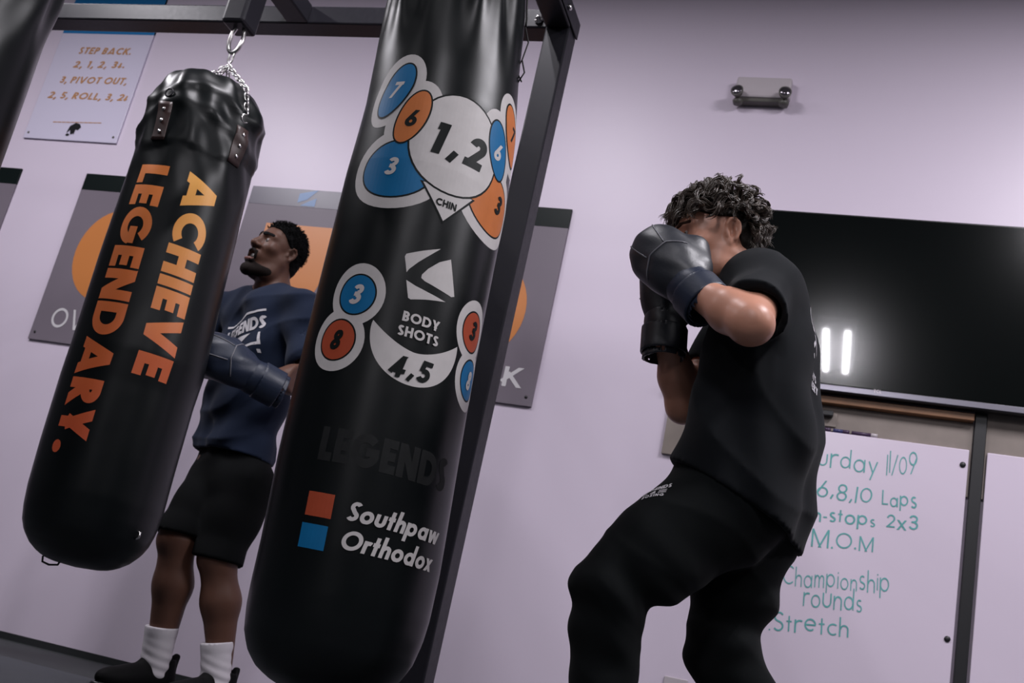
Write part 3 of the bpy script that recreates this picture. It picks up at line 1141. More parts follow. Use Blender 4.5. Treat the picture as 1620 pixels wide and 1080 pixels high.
poster(-5.22, -4.482, 'grey poster with black top, cut off by the left edge of the picture', 'poster_dark')
pa = poster(-4.046, -3.36, 'grey poster behind the lettered bag, showing an orange shape and white OV', 'poster_dark')
PW = plane_fn((0, yD, 0), V(1, 0, 0), V(0, 0, 1))
multi_print('orange_figure', [(ellipse2d(-3.715, 1.915, .228, .255), PW)], M['poster_orange'], pa, -.001)
multi_print('poster_lettering', [wall_text('OV', (77, 516), (128, 524), 33, yD, .13, .16)], M['poster_white'], pa, -.0015)
pb = poster(-3.019, -2.36, 'grey poster behind the man in navy, showing an orange figure 7', 'poster_dark_glare')
multi_print('orange_figure', [([[(-2.88, 2.02), (-2.42, 2.02), (-2.42, 2.17), (-2.88, 2.17)], [(-2.63, 2.1), (-2.42, 2.1), (-2.60, 1.60), (-2.80, 1.60)]], PW)], M['poster_orange'], pb, -.001)
lp_ = at(487, 313, yD)
multi_print('poster_emblem', [(strip([(-.05, .02), (.05, .045)], [(-.05, -.03), (-.0, -.01)]) + strip([(.01, -.02), (.05, .0)], [(-.03, -.045), (.05, -.045)]), plane_fn(lp_, V(1, 0, 0), V(0, 0, 1)))], M['poster_blue'], pb, -.001)
pc = poster(-2.0, -1.340, 'grey poster right of the rack post, showing a white letter K', 'poster_dark')
multi_print('orange_figure', [(ellipse2d(-1.66, 1.85, .205, .24), PW)], M['poster_orange'], pc, -.001)
multi_print('poster_lettering', [wall_text('K', (793, 610), (822, 614), 33, yD, .16, .1)], M['poster_white'], pc, -.0015)

# emergency light
el = empty('emergency_light', (-.566, WALL, 2.95), 'white emergency light with two round lamp heads, high on the wall', 'emergency light')
MB().box((-.690, WALL - .05, 2.965), (-.446, WALL - .0005, 3.070), .010).build('case', M['plastic_white'], el)
MB().box((-.684, WALL - .045, 2.945), (-.452, WALL - .0005, 2.9645), .006).build('base_tray', M['plastic_grey'], el)
for x, dx in ((-.672, -.15), (-.470, .15)):
    o_ = V(x, WALL - .055, 2.972)
    a_ = unit(V(dx, -1, .10))
    hd = MB().lathe(o_, [(.012, 0), (.022, .008), (.027, .022), (.0285, .032), (.026, .033)], a_, 20).build('lamp_head', M['plastic_grey'], el)
    subpart('lens', MB().lathe(o_ + a_ * .0325, [(.025, 0), (.021, .004), (.012, .007), (.004, .008)], a_, 20).mesh(), M['lens'], hd, el)
    subpart('neck', MB().lathe((x, WALL - .04, 2.95), [(.020, -.018), (.024, -.004), (.016, .008)], (0, 0, 1), 14).mesh(), M['plastic_grey'], hd, el)

# television
TVY = 4.22
tl = at(1213, 330, TVY)
brn = at(1296, 611, TVY)
TX0, TX1 = tl[0] - .02, tl[0] + 1.43
TZ1, TZ0 = tl[2], brn[2] - .002
tv = empty('television', ((TX0 + TX1) / 2, WALL, TZ0), 'large black flat-screen television on the wall behind the boxer', 'television')
MB().box((TX0, TVY + .002, TZ0 - .014), (TX1, TVY + .045, TZ1), .004).build('case', M['tv_case'], tv)
MB().box((TX0 + .008, TVY - .001, TZ0 + .018), (TX1 - .008, TVY + .0015, TZ1 - .008)).build('screen', M['tv_screen'], tv)
MB().box((TX0 + .004, TVY - .003, TZ0 - .010), (TX1 - .004, TVY + .0018, TZ0 + .014), .002).build('bottom_trim', M['tv_trim'], tv)
MB().box((TX0 + .4, TVY + .046, TZ0 + .25), (TX1 - .4, WALL - .0005, TZ1 - .2), .004).build('wall_mount', M['tv_case'], tv)
multi_print('maker_mark', [wall_text('TCL', (1382, 621), (1394, 622.5), 6, TVY - .003, .2, .15)], M['plastic_white'], tv, -.0006)

# rail, backer panel, trim and boards under the television
wr_ = MB().box((-.75, WALL - .05, 1.590), (.415, WALL - .0005, 1.618), .003).build('wooden_rail', M['wood'], loc=(-.17, WALL, 1.602))
tag(wr_, 'brown wooden rail along the wall just under the television', 'rail')
bk = MB().box((-.75, WALL - .016, 1.30), (.418, WALL - .0005, 1.589), .001).build('backing_panel', M['backer'], loc=(-.17, WALL, 1.30))
tag(bk, 'beige backing panel between the wooden rail and the written whiteboard', 'panel')
bk2 = MB().box((.464, WALL - .016, 1.30), (1.6, WALL - .0005, 1.66), .001).build('backing_panel', M['backer'], loc=(1.0, WALL, 1.30))
tag(bk2, 'beige backing panel above the blank whiteboard at the right edge', 'panel')
tag(MB().box((.42, WALL - .03, 0.03), (.462, WALL - .0005, 1.75), .002).build('trim_1', M['black_plastic']), kind='structure')

WBY = WALL - .034
wb = empty('whiteboard', (0, WALL, .30), 'whiteboard with teal handwritten workout, behind the boxer', 'whiteboard')
MB().box((-.40, WBY, .28), (.408, WALL - .0165, 1.478), .003).build('board', M['board'], wb)
for px_, py_ in ((1523, 735), (1498.5, 1010.5)):
    c = at(px_, py_, WBY)
    MB().lathe(c, [(.011, 0), (.011, .003), (.006, .006)], (0, -1, 0), 14).build('fixing', M['black_plastic'], wb)
hw = []
for s, p0, p1, hh in (('Saturday', (1234, 733), (1388, 747), 31), ('II/09', (1402, 749), (1450, 753), 32),
                      ('.6,8,I0', (1283, 783), (1378, 797), 27), ('Laps', (1395, 798), (1450, 802), 24),
                      ('Non-stops', (1246, 818), (1384, 832), 21), ('2x3', (1402, 834), (1452, 839), 21),
                      ('M.O.M', (1283, 862), (1381, 872), 26),
                      ('Championship', (1238, 923), (1407, 938), 32), ('rounds', (1270, 958), (1363, 968), 30),
                      ('.Stretch', (1216, 994), (1342, 1006), 28)):
    hw.append(wall_text(s, p0, p1, hh, WBY, max(.075, 2.4 / hh), .15, .03, wob=.2))
for q_ in hw:
    multi_print('handwriting', [q_], M['ink'], wb, -.0012)
wb2 = empty('whiteboard', (1.05, WALL, .28), 'blank whiteboard right of the black trim, at the right edge', 'whiteboard')
MB().box((.472, WALL - .03, .28), (1.62, WALL - .0165, 1.478), .003).build('board', M['board'], wb2)
# markers lying on the board's top edge
for i, (x0, x1, body, lab) in enumerate(((-.185, -.10, 'plastic_white', 'white marker lying on the whiteboard top edge, nearest the boxer'),
                                         (-.092, -.03, 'marker_blue', 'blue marker in the middle of the whiteboard top edge'),
                                         (-.022, .075, 'marker_purple', 'dark purple marker with white tip, rightmost on the whiteboard top edge'))):
    mk = empty('marker', ((x0 + x1) / 2, WALL - .025, 1.4785), lab, 'marker', None)
    MB().tube([(x0, WALL - .026, 1.4865), (x1 - .025, WALL - .026, 1.4865)], .008, 12).build('barrel', M[body], mk)
    MB().tube([(x1 - .0245, WALL - .026, 1.4865), (x1, WALL - .026, 1.4865)], .0085, 12).build('cap', M['plastic_white' if i == 2 else 'marker_purple'], mk)
# sockets
so = empty('wall_socket', (-.555, WALL, .39), 'pale wall socket low on the wall between the boxer\'s legs', 'socket')
oc_ = at(1070, 1072, WALL)
MB().box((oc_[0] - .045, WALL - .007, oc_[2] - .115), (oc_[0] + .045, WALL - .0005, oc_[2]), .003).build('plate', M['plastic_white'], so)
for dz in (-.038, -.077):
    MB().box((oc_[0] - .017, WALL - .009, oc_[2] + dz - .014), (oc_[0] + .017, WALL - .0072, oc_[2] + dz + .014), .0008).build('outlet', M['plastic_grey'], so)
so2 = empty('wall_socket', (-.13, WALL, 1.53), 'beige socket box with a black plug under the wooden rail', 'socket')
oc_ = at(1305, 665, WALL)
MB().box((oc_[0] - .06, WALL - .022, oc_[2] - .028), (oc_[0] + .045, WALL - .0165, oc_[2] + .028), .002).build('plate', M['backer'], so2)
MB().box((oc_[0] - .02, WALL - .05, oc_[2] + .008), (oc_[0] + .03, WALL - .0225, oc_[2] + .03), .004).build('plug', M['black_plastic'], so2)

# mat on the gym floor
fm = MB().box((-6.5, -3.0, .0005), (1.5, 3.42, .010), .003).build('floor_mat', M['mat'], loc=(-2.5, .2, .0005))
tag(fm, 'dark grey rubber mat on the gym floor under the bags', 'mat')

# ------------------------------------------------------------------ bodies: signed distance fields and surface nets
class Field:
    def __init__(self, lo, hi, h):
        self.lo = np.array(lo, float)
        self.h = h
        self.n = np.ceil((np.array(hi, float) - self.lo) / h).astype(int) + 1
        self.ax = [self.lo[i] + h * np.arange(self.n[i]) for i in range(3)]
        self.D = np.full(self.n, 1.0, dtype=np.float32)

    def _sl(self, lo, hi):
        a = np.clip(np.floor((np.array(lo) - self.lo) / self.h).astype(int), 0, self.n)
        b = np.clip(np.ceil((np.array(hi) - self.lo) / self.h).astype(int) + 1, 0, self.n)
        sl = tuple(slice(a[i], b[i]) for i in range(3))
        X = self.ax[0][sl[0]][:, None, None].astype(np.float32)
        Y = self.ax[1][sl[1]][None, :, None].astype(np.float32)
        Z = self.ax[2][sl[2]][None, None, :].astype(np.float32)
        return sl, X, Y, Z

    def op(self, prim, k=.02, sub=False):
        f, lo, hi = prim
        m = k + 3 * self.h
        sl, X, Y, Z = self._sl(np.array(lo) - m, np.array(hi) + m)
        if min(X.size, Y.size, Z.size) == 0:
            return self
        d = f(X, Y, Z)
        A = self.D[sl]
        if sub:
            d = -d
            hh = np.maximum(k - np.abs(A - d), 0) / max(k, 1e-6)
            self.D[sl] = np.maximum(A, d) + hh * hh * k * .25
        else:
            hh = np.maximum(k - np.abs(A - d), 0) / max(k, 1e-6)
            self.D[sl] = np.minimum(A, d) - hh * hh * k * .25
        return self

    def add(self, *prims, k=.02):
        for p in prims:
            self.op(p, k)
        return self

    def cut(self, *prims, k=.006):
        for p in prims:
            self.op(p, k, True)
        return self

    def half(self, p, n, box=None):
        """remove what lies on the +n side of the plane (only within box)"""
        n = unit(n)
        sl, X, Y, Z = self._sl(*(box if box is not None else (self.lo, self.lo + self.n * self.h)))
        d = (X - p[0]) * n[0] + (Y - p[1]) * n[1] + (Z - p[2]) * n[2]
        self.D[sl] = np.maximum(self.D[sl], d.astype(np.float32))
        return self

    def both(self, prim):
        """keep only what lies inside prim"""
        X = self.ax[0][:, None, None]
        Y = self.ax[1][None, :, None]
        Z = self.ax[2][None, None, :]
        self.D = np.maximum(self.D, prim[0](X, Y, Z).astype(np.float32))
        return self

    def shell(self, t):
        self.D = np.maximum(self.D, -(self.D + t))
        return self

    def warp(self, fn):
        X = self.ax[0][:, None, None]
        Y = self.ax[1][None, :, None]
        Z = self.ax[2][None, None, :]
        self.D = (self.D + fn(X, Y, Z)).astype(np.float32)
        return self

    def copy(self):
        o = Field.__new__(Field)
        o.lo, o.h, o.n, o.ax, o.D = self.lo, self.h, self.n, self.ax, self.D.copy()
        return o

    def mesh(self, smooth_it=2):
        D = self.D
        S = D < 0
        S[0] = S[-1] = False
        S[:, 0] = S[:, -1] = False
        S[:, :, 0] = S[:, :, -1] = False
        D = np.where(S, np.minimum(D, -1e-6), np.maximum(D, 1e-6))
        c = np.zeros(tuple(self.n - 1), dtype=np.int8)
        offs = [(i, j, k) for i in (0, 1) for j in (0, 1) for k in (0, 1)]
        nx, ny, nz = self.n
        for i, j, k in offs:
            c += S[i:nx - 1 + i, j:ny - 1 + j, k:nz - 1 + k]
        act = np.argwhere((c > 0) & (c < 8))
        if len(act) == 0:
            return mesh_np(np.zeros((0, 3)), [])
        idx = np.full(c.shape, -1, dtype=np.int64)
        idx[act[:, 0], act[:, 1], act[:, 2]] = np.arange(len(act))
        val = {o: D[act[:, 0] + o[0], act[:, 1] + o[1], act[:, 2] + o[2]].astype(float) for o in offs}
        acc = np.zeros((len(act), 3))
        cnt = np.zeros(len(act))
        for o in offs:
            for a in range(3):
                if o[a] == 0:
                    q = list(o)
                    q[a] = 1
                    q = tuple(q)
                    v0, v1 = val[o], val[q]
                    mk = (v0 < 0) != (v1 < 0)
                    t = np.where(mk, v0 / np.where(mk, v0 - v1, 1), 0)
                    p = np.tile(np.array(o, float), (len(act), 1))
                    p[:, a] += t
                    acc += p * mk[:, None]
                    cnt += mk
        verts = act + acc / cnt[:, None]
        quads = []
        for a in range(3):
            b, d = (a + 1) % 3, (a + 2) % 3
            sl0 = [slice(1, -1)] * 3
            s0 = [slice(None)] * 3
            s1 = [slice(None)] * 3
            s0[a] = slice(0, self.n[a] - 1)
            s1[a] = slice(1, self.n[a])
            A, B = S[tuple(s0)], S[tuple(s1)]
            e = np.argwhere(A != B)
            e = e[(e[:, b] > 0) & (e[:, d] > 0) & (e[:, b] < self.n[b] - 1) & (e[:, d] < self.n[d] - 1)]
            ins = A[e[:, 0], e[:, 1], e[:, 2]]

            def at_(db, dd):
                q = e.copy()
                q[:, b] += db
                q[:, d] += dd
                return idx[q[:, 0], q[:, 1], q[:, 2]]
            f = np.stack([at_(-1, -1), at_(0, -1), at_(0, 0), at_(-1, 0)], 1)
            f[~ins] = f[~ins][:, ::-1]
            quads.append(f)
        quads = np.concatenate(quads)
        quads = quads[(quads >= 0).all(1)]
        verts = self.lo + verts * self.h
        for it in range(smooth_it):
            s = np.zeros_like(verts)
            n = np.zeros(len(verts))
            for k in range(4):
                i, j = quads[:, k], quads[:, (k + 1) % 4]
                np.add.at(s, i, verts[j])
                np.add.at(n, i, 1)
                np.add.at(s, j, verts[i])
                np.add.at(n, j, 1)
            lap = s / np.maximum(n, 1)[:, None] - verts
            verts = verts + lap * (.5 if it % 2 == 0 else -.35)
        return mesh_np(verts, quads)


def cap(a, b, ra, rb=None):
    a, b = np.array(a, float), np.array(b, float)
    rb = ra if rb is None else rb
    ab = b - a
    L2 = max(ab @ ab, 1e-9)

    def f(X, Y, Z):
        t = np.clip(((X - a[0]) * ab[0] + (Y - a[1]) * ab[1] + (Z - a[2]) * ab[2]) / L2, 0, 1)
        return np.sqrt((X - a[0] - t * ab[0]) ** 2 + (Y - a[1] - t * ab[1]) ** 2 + (Z - a[2] - t * ab[2]) ** 2) - (ra + (rb - ra) * t)
    lo = np.minimum(a - ra, b - rb)
    hi = np.maximum(a + ra, b + rb)
    return f, lo, hi


def ell(c, r, B=None):
    """ellipsoid; B rows = own axes in world"""
    c, r = np.array(c, float), np.array(r, float)
    B = np.eye(3) if B is None else np.array(B, float)

    def f(X, Y, Z):
        p = [(X - c[0]) * B[i][0] + (Y - c[1]) * B[i][1] + (Z - c[2]) * B[i][2] for i in range(3)]
        k0 = np.sqrt(sum((p[i] / r[i]) ** 2 for i in range(3)))
        k1 = np.sqrt(sum((p[i] / r[i] ** 2) ** 2 for i in range(3)))
        return k0 * (k0 - 1) / np.maximum(k1, 1e-6)
    R = np.sqrt(sum((B[i] * r[i]) ** 2 for i in range(3)))
    return f, c - R, c + R


def chain(pr):
    return [cap(pr[i][0], pr[i + 1][0], pr[i][1], pr[i + 1][1]) for i in range(len(pr) - 1)]


class Frame:
    """local right-forward-up frame"""
    def __init__(self, o, fwd, up, s=1.0):
        self.o = np.array(o, float)
        f = unit(fwd)
        r = unit(np.cross(f, up))
        u = np.cross(r, f)
        self.B = np.array([r, f, u])
        self.s = s

    def __call__(self, x, y, z):
        return self.o + self.s * (self.B[0] * x + self.B[1] * y + self.B[2] * z)

    def cap(self, a, b, ra, rb=None):
        return cap(self(*a), self(*b), ra * self.s, (ra if rb is None else rb) * self.s)

    def ell(self, c, r, tilt=None):
        B = self.B
        if tilt is not None:                        # rotate about local x
            ct, st = math.cos(tilt), math.sin(tilt)
            B = np.array([B[0], ct * B[1] + st * B[2], -st * B[1] + ct * B[2]])
        return ell(self(*c), np.array(r) * self.s, B)


def head_prims(H, F, jaw=1.0, mouth_open=0.0, nose_w=1.0):
    """sculpt a head into field F with frame H"""
    md = -.022 * mouth_open
    F.add(H.ell((0, -.008, .022), (.074, .098, .090)), k=.02)
    F.add(H.ell((0, .042, -.01), (.063, .055, .075)), k=.03)
    F.add(H.ell((0, .038, -.055 + md * .5), (.055 * jaw, .055, .065)), k=.03)
    for s in (-1, 1):
        F.add(H.cap((s * .052 * jaw, .0, -.055), (s * .046 * jaw, .018, -.095 + md), .022, .020), k=.03)
        F.add(H.cap((s * .046 * jaw, .018, -.092 + md), (s * .014, .078, -.118 + md), .020, .019), k=.03)
        F.add(H.ell((s * .046, .062, -.030), (.024, .024, .020)), k=.02)
        F.add(H.cap((s * .012, .094, .016), (s * .048, .072, .018), .012, .011), k=.014)
    F.add(H.ell((0, .083, -.118 + md), (.022, .017, .016)), k=.02)
    F.add(H.ell((0, .088, -.070 + md * .3), (.030, .018, .022)), k=.02)
    for s in (-1, 1):
        F.cut(H.ell((s * .031, .103, -.004), (.019, .017, .013)), k=.014)
        F.add(H.ell((s * .031, .080, -.006), (.0145, .0125, .0115)), k=.004)
        F.add(H.cap((s * .016, .0885, .003), (s * .046, .080, .003), .0045, .004), k=.004)
        F.add(H.cap((s * .017, .0885, -.014), (s * .045, .080, -.013), .0038, .003), k=.004)
    F.add(H.cap((0, .094, .004), (0, .115, -.036), .009, .013 * nose_w), k=.014)
    for s in (-1, 1):
        F.add(H.ell((s * .015 * nose_w, .103, -.041), (.011 * nose_w, .012, .010)), k=.008)
        F.cut(H.ell((s * .009 * nose_w, .110, -.051), (.0045, .006, .004)), k=.003)
    F.add(H.cap((-.018, .099, -.066), (.018, .099, -.066), .0075), k=.008)
    F.add(H.cap((-.016, .097, -.083 + md), (.016, .097, -.083 + md), .0085), k=.008)
    if mouth_open:
        F.cut(H.ell((0, .106, -.0745 + md * .5), (.019, .028, .006 + .011 * mouth_open)), k=.005)
    else:
        F.cut(H.cap((-.022, .109, -.0745), (.022, .109, -.0745), .003), k=.003)
    for s in (-1, 1):
        F.add(H.ell((s * .073, -.013, -.010), (.009, .020, .033), .2), k=.006)
        F.add(H.ell((s * .073, -.005, -.037), (.008, .009, .011)), k=.005)
        F.cut(H.ell((s * .084, -.010, -.008), (.012, .0115, .020), .2), k=.002)
        rim = [(.076, .002, .006), (.0805, -.006, .021), (.083, -.018, .023), (.0845, -.029, .010), (.0835, -.028, -.010), (.080, -.018, -.030)]
        for p, q in zip(rim[:-1], rim[1:]):
            F.add(H.cap((s * p[0], p[1], p[2]), (s * q[0], q[1], q[2]), .0050), k=.002)
        F.add(H.cap((s * .079, -.019, .010), (s * .079, -.019, -.016), .0032), k=.003)
        F.add(H.cap((s * .077, .000, -.012), (s * .078, .001, -.020), .0048), k=.003)


def bvh_of(me, base=(0, 0, 0)):
    me.calc_loop_triangles()
    vs = [Vector(v.co) + Vector(base) for v in me.vertices]
    return BVHTree.FromPolygons(vs, [tuple(t.vertices) for t in me.loop_triangles])


def decal(polys, bvh, origin, udir, size, off=.0016, step=.12, reach=.12, normal=None, frm=None):
    """lay flat artwork onto a surface: cast along the surface's own normal"""
    o = np.array(origin, float)
    hit0 = None
    if frm is not None:
        fr = unit(frm)
        hit0 = bvh.ray_cast(Vector(o + fr * .5), Vector(-fr), 1.0)
    if hit0 is not None and hit0[0] is not None:
        o, nn = np.array(hit0[0]), unit(np.array(hit0[1]))
    elif normal is None:
        loc, nrm, _, _ = bvh.find_nearest(Vector(o))
        o, nn = np.array(loc), unit(np.array(nrm))
    else:
        nn = unit(normal)
    U = unit(np.array(udir, float) - nn * (nn @ np.array(udir, float)))
    W = np.cross(nn, U)

    def fn(u, v):
        p = o + U * u * size + W * v * size + nn * reach
        hit = bvh.ray_cast(Vector(p), Vector(-nn), reach * 2.2)
        if hit[0] is None:
            q = bvh.find_nearest(Vector(o + U * u * size + W * v * size))
            return np.array(q[0]) + np.array(q[1]) * off
        return np.array(hit[0]) + nn * off
    return print_mesh(slices(merge_flat(polys), step), fn)


def sdf_part(name, F, mat, parent, it=2):
    return link(name, F.mesh(it), mat, parent)


# ------------------------------------------------------------------ boxing gloves
def make_glove(root, wrist, d, thumb, back, mat, cuffmat, s=1.0, cuff_len=.10, bend=0.0):
    """wrist point, hand direction, thumb side and back-of-hand direction"""
    d = unit(d)
    b = unit(np.array(back) - d * (np.array(back) @ d))
    x = np.cross(d, b)
    if x @ np.array(thumb) < 0:
        x = -x
    B = np.array([x, d, b])
    flip = np.linalg.det(B) < 0
    F = Field((-.12, -.15, -.12), (.13, .25, .12), .0045)
    e = lambda c, r, t=0: ell(c, r, None if not t else np.array([[1, 0, 0], [0, math.cos(t), math.sin(t)], [0, -math.sin(t), math.cos(t)]]))
    F.add(e((0, .085, .012), (.066, .080, .052)), k=.02)
    F.add(e((0, .135, .000), (.064, .058, .060)), k=.03)
    F.add(e((0, .125, -.035), (.056, .045, .034)), k=.02)
    F.add(cap((0, .0, .002), (0, .06, .004), .046, .050), k=.03)
    F.cut(cap((-.05, .105, -.075), (.035, .105, -.075), .016), k=.02)
    F.add(cap((.044, .03, -.010), (.058, .085, -.020), .028, .031), cap((.058, .085, -.020), (.046, .122, -.026), .031, .026), k=.018)
    F.warp(lambda X, Y, Z: .0016 * np.sin(90 * X + 40 * Z) * np.sin(70 * Y + 50 * X))

    def place(me):
        n = len(me.vertices)
        co = np.empty(n * 3)
        me.vertices.foreach_get('co', co)
        co = co.reshape(-1, 3) * s
        co = np.array(wrist) + co @ B
        me.vertices.foreach_set('co', co.ravel())
        me.update()
        if flip:
            me.flip_normals()
        return me
    me = F.mesh(2)
    raw_bvh = bvh_of(me)
    g = link('boxing_glove', place(me), mat, root)
    # cuff
    C = Field((-.09, -.15, -.09), (.09, .07, .09), .0045)
    C.add(cap((0, -cuff_len, .0), (0, .03, .002), .050, .051), k=.01)
    C.cut(cap((0, -cuff_len - .06, .0), (0, .0, .0), .043, .043), k=.004)
    C.half((0, -cuff_len, 0), (0, -1, 0))
    C.warp(lambda X, Y, Z: .0012 * np.sin(60 * Y) + .001 * np.sin(120 * Y + 40 * X))
    subpart('cuff', place(C.mesh(2)), cuffmat, g, root)
    St = Field((-.09, -.15, -.09), (.09, .07, .09), .0045)
    St.add(cap((0, -cuff_len * .85, 0), (0, -.015, .002), .0555, .056), k=.01)
    St.cut(cap((0, -cuff_len - .08, .0), (0, .06, .0), .0485, .0485), k=.003)
    St.half((0, -cuff_len * .85, 0), (0, -1, 0))
    St.half((0, -.018, 0), (0, 1, 0))
    subpart('strap', place(St.mesh(2)), cuffmat, g, root)
    # seams lie on the leather

    def seam(pts):
        out = []
        for i in range(len(pts) - 1):
            for k in range(5):
                q = np.array(pts[i]) + (np.array(pts[i + 1]) - np.array(pts[i])) * k / 5
                q2 = raw_bvh.find_nearest(Vector(q))
                out.append(np.array(q2[0]) + np.array(q2[1]) * .0006)
        return MB().tube(out, .0018, 6).mesh()
    for pts in ([(-.06, .06, .04), (-.02, .085, .075), (.03, .085, .07), (.065, .06, .03)],
                [(-.03, .09, .07), (-.035, .15, .055), (-.03, .19, .01), (-.03, .18, -.04)],
                [(.025, .09, .07), (.03, .15, .055), (.028, .19, .01), (.028, .18, -.04)]):
        subpart('piping', place(seam(pts)), M['piping'], g, root)
    # fist inside keeps the arm whole
    return g


def make_shoe(root, ankle, toe_dir, s=1.0, lift=0.0):
    a = np.array(ankle, float)
    t = unit(V(toe_dir[0], toe_dir[1], 0))
    r = V(-t[1], t[0], 0)
    B = np.array([t, r, V(0, 0, 1)])
    o = V(a[0], a[1], lift)
    q = lambda x, y, z: o + t * x * s + r * y * s + V(0, 0, z * s)
    F = Field(o - V(.34, .34, .02), o + V(.34, .34, .26), .006)
    F.add(ell(q(.02, 0, .055), (.105 * s, .047 * s, .05 * s), B), k=.02)
    F.add(ell(q(.12, 0, .04), (.095 * s, .05 * s, .042 * s), B), k=.04)
    F.add(cap(q(-.035, 0, .06), q(-.03, 0, .12), .046 * s, .043 * s), k=.03)
    F.add(cap(q(.035, 0, .10), q(.015, 0, .165), .030 * s, .018 * s), k=.02)        # tongue
    F.add(cap(q(-.072, 0, .09), q(-.078, 0, .140), .014 * s, .013 * s), k=.015)     # heel tab
    F.cut(cap(q(-.03, 0, .11), q(-.03, 0, .2), .034 * s, .038 * s), k=.01)
    F.half((0, 0, lift + .014), (0, 0, -1))
    sh = sdf_part('shoe', F, M['shoe'], root)
    Sx = Field(o - V(.34, .34, .02), o + V(.34, .34, .08), .006)
    Sx.add(ell(q(.02, 0, .012), (.125 * s, .052 * s, .05 * s), B), k=.02)
    Sx.add(ell(q(.12, 0, .012), (.105 * s, .055 * s, .05 * s), B), k=.05)
    Sx.half((0, 0, lift + .024), (0, 0, 1))
    Sx.half((0, 0, lift), (0, 0, -1))
    subpart('sole', Sx.mesh(2), M['black_plastic'], sh, root)
    return sh


def brow(H, F_args, s, name_mat, root, lo=(.011, .019), hi=(.049, .022), r=.0052, t=.0016):
    c_ = H(s * .032, .09, .017)
    Fb = Field(c_ - .055, c_ + .055, .0024)
    head_prims(H, Fb, **F_args)
    Fb.D = (Fb.D - t).astype(np.float32)
    Rg = Field(c_ - .055, c_ + .055, .0024)
    Rg.add(H.cap((s * lo[0], .104, lo[1]), (s * .034, .102, hi[1] + .002), r + .004, r + .003), H.cap((s * .034, .102, hi[1] + .002), (s * hi[0], .084, hi[1] - .002), r + .003, r + .001), k=.002)
    Fb.D = np.maximum(Fb.D, Rg.D)
    return sdf_part('eyebrow', Fb, name_mat, root, 1)


def P(px, py, y):
    return at(px, py, y)

# ------------------------------------------------------------------ the boxer in black
YB = 2.4
TB = 'young boxer with curly brown hair, black shirt and trousers, gloves raised before the television'


def both_sides(px, py, half, w, y=YB, lat=(-.12, -.99, 0), dr=0.0):
    c = P(px, py, y)
    r = rad(half, c) - dr
    l = unit(lat)
    return (c + l * w, r), (c - l * w, r)


lev_b = [(1200, 462, 52, .082), (1209, 520, 68, .085), (1207, 570, 80, .082), (1204, 640, 89, .075), (1192, 700, 98, .07), (1178, 760, 102, .075), (1165, 830, 102, .08), (1160, 900, 100, .08)]
SHN, ELN, WRN = P(1206, 458, 2.29), P(1187, 511, 2.09), P(1094, 456, 2.21)
SHF, ELF, WRF = P(1180, 478, 2.60), P(1081, 643, 2.53), P(1053, 508, 2.42)
HIPN, KNN = P(1140, 805, 2.30), P(960, 930, 2.20)
HIPF, KNF = P(1176, 850, 2.50), P(1140, 1035, 2.46)
_k = P(953, 1080, 2.23)
ANN = KNN + (_k - KNN) * ((KNN[2] - .10) / (KNN[2] - _k[2]))
ANF = V(KNF[0] + .24, 2.60, .11)

# head frame: find the origin from where the near ear sits
HB = Frame((0, 0, 0), (-.88, -.42, -.20), (0, 0, 1), .96)
HB.o = P(1158, 367, 2.32) - (HB(-.078, -.010, -.012) - HB.o)

bb = Field((-1.0, 1.95, -.005), (.18, 2.72, 1.62), .0044)
a_, b_ = [], []
for q in lev_b[:5]:
    u, v = both_sides(*q, dr=.045)
    a_.append(u)
    b_.append(v)
bb.add(*chain(a_), *chain(b_), k=.05)
bb.add(cap(SHN, SHF, .056), k=.05)
bb.add(cap(P(1172, 425, 2.42), P(1190, 455, 2.43), .056, .07), k=.04)
bb.add(cap(HB(0, -.02, -.05), P(1180, 440, 2.42), .056, .060), k=.03)
bb.add(cap(SHN, ELN, .052, .045), k=.03)
f3 = ELN + (WRN - ELN) * .33
bb.add(cap(ELN, f3, .042, .046), cap(f3, WRN, .046, .031), k=.02)
bb.add(ell(ELN + V(.012, -.008, -.006), (.032, .032, .030)), k=.02)
bb.add(cap(SHF, ELF, .046, .040), k=.03)
f4 = ELF + (WRF - ELF) * .35
bb.add(cap(ELF, f4, .040, .044), cap(f4, WRF, .044, .030), k=.02)
for h_, k_, an_, sg_ in ((HIPN, KNN, ANN, 1), (HIPF, KNF, ANF, -1)):
    bb.add(cap(h_, k_, .080, .050), cap(k_, k_ + (an_ - k_) * .35, .047, .048), cap(k_ + (an_ - k_) * .35, an_, .048, .034), k=.02)
    bb.add(ell(an_ + V(-.03, 0, -.05), (.05, .036, .033)), k=.03)
# fists inside the gloves
dN, dF = unit(V(-.62, .30, .62)), unit(V(-.10, .04, 1))
bb.add(cap(WRN, WRN + dN * .07, .030, .036), k=.02)
bb.add(cap(WRF, WRF + dF * .07, .030, .036), k=.02)
head_prims(HB, bb)
boy = link('person', bb.mesh(1), M['skin_tan'], None, loc=(float(HIPF[0]), 2.42, 0))
tag(boy, TB, 'person')

# t-shirt
fb = Field((-1.0, 1.9, .5), (.30, 2.85, 1.66), .0062)
a_, b_ = [], []
for q in lev_b:
    u, v = both_sides(*q, dr=.016)
    a_.append(u)
    b_.append(v)
fb.add(*chain(a_), *chain(b_), k=.06)
fb.add(cap(P(1206, 444, 2.33), P(1192, 446, 2.50), .064, .064), k=.05)
fb.add(cap(SHN, SHF, .071, .060), k=.05)
fb.add(cap(P(1236, 492, 2.35), P(1236, 492, 2.47), rad(43, P(1236, 492, 2.4))), cap(P(1242, 540, 2.35), P(1242, 540, 2.48), rad(44, P(1242, 540, 2.4))), k=.04)


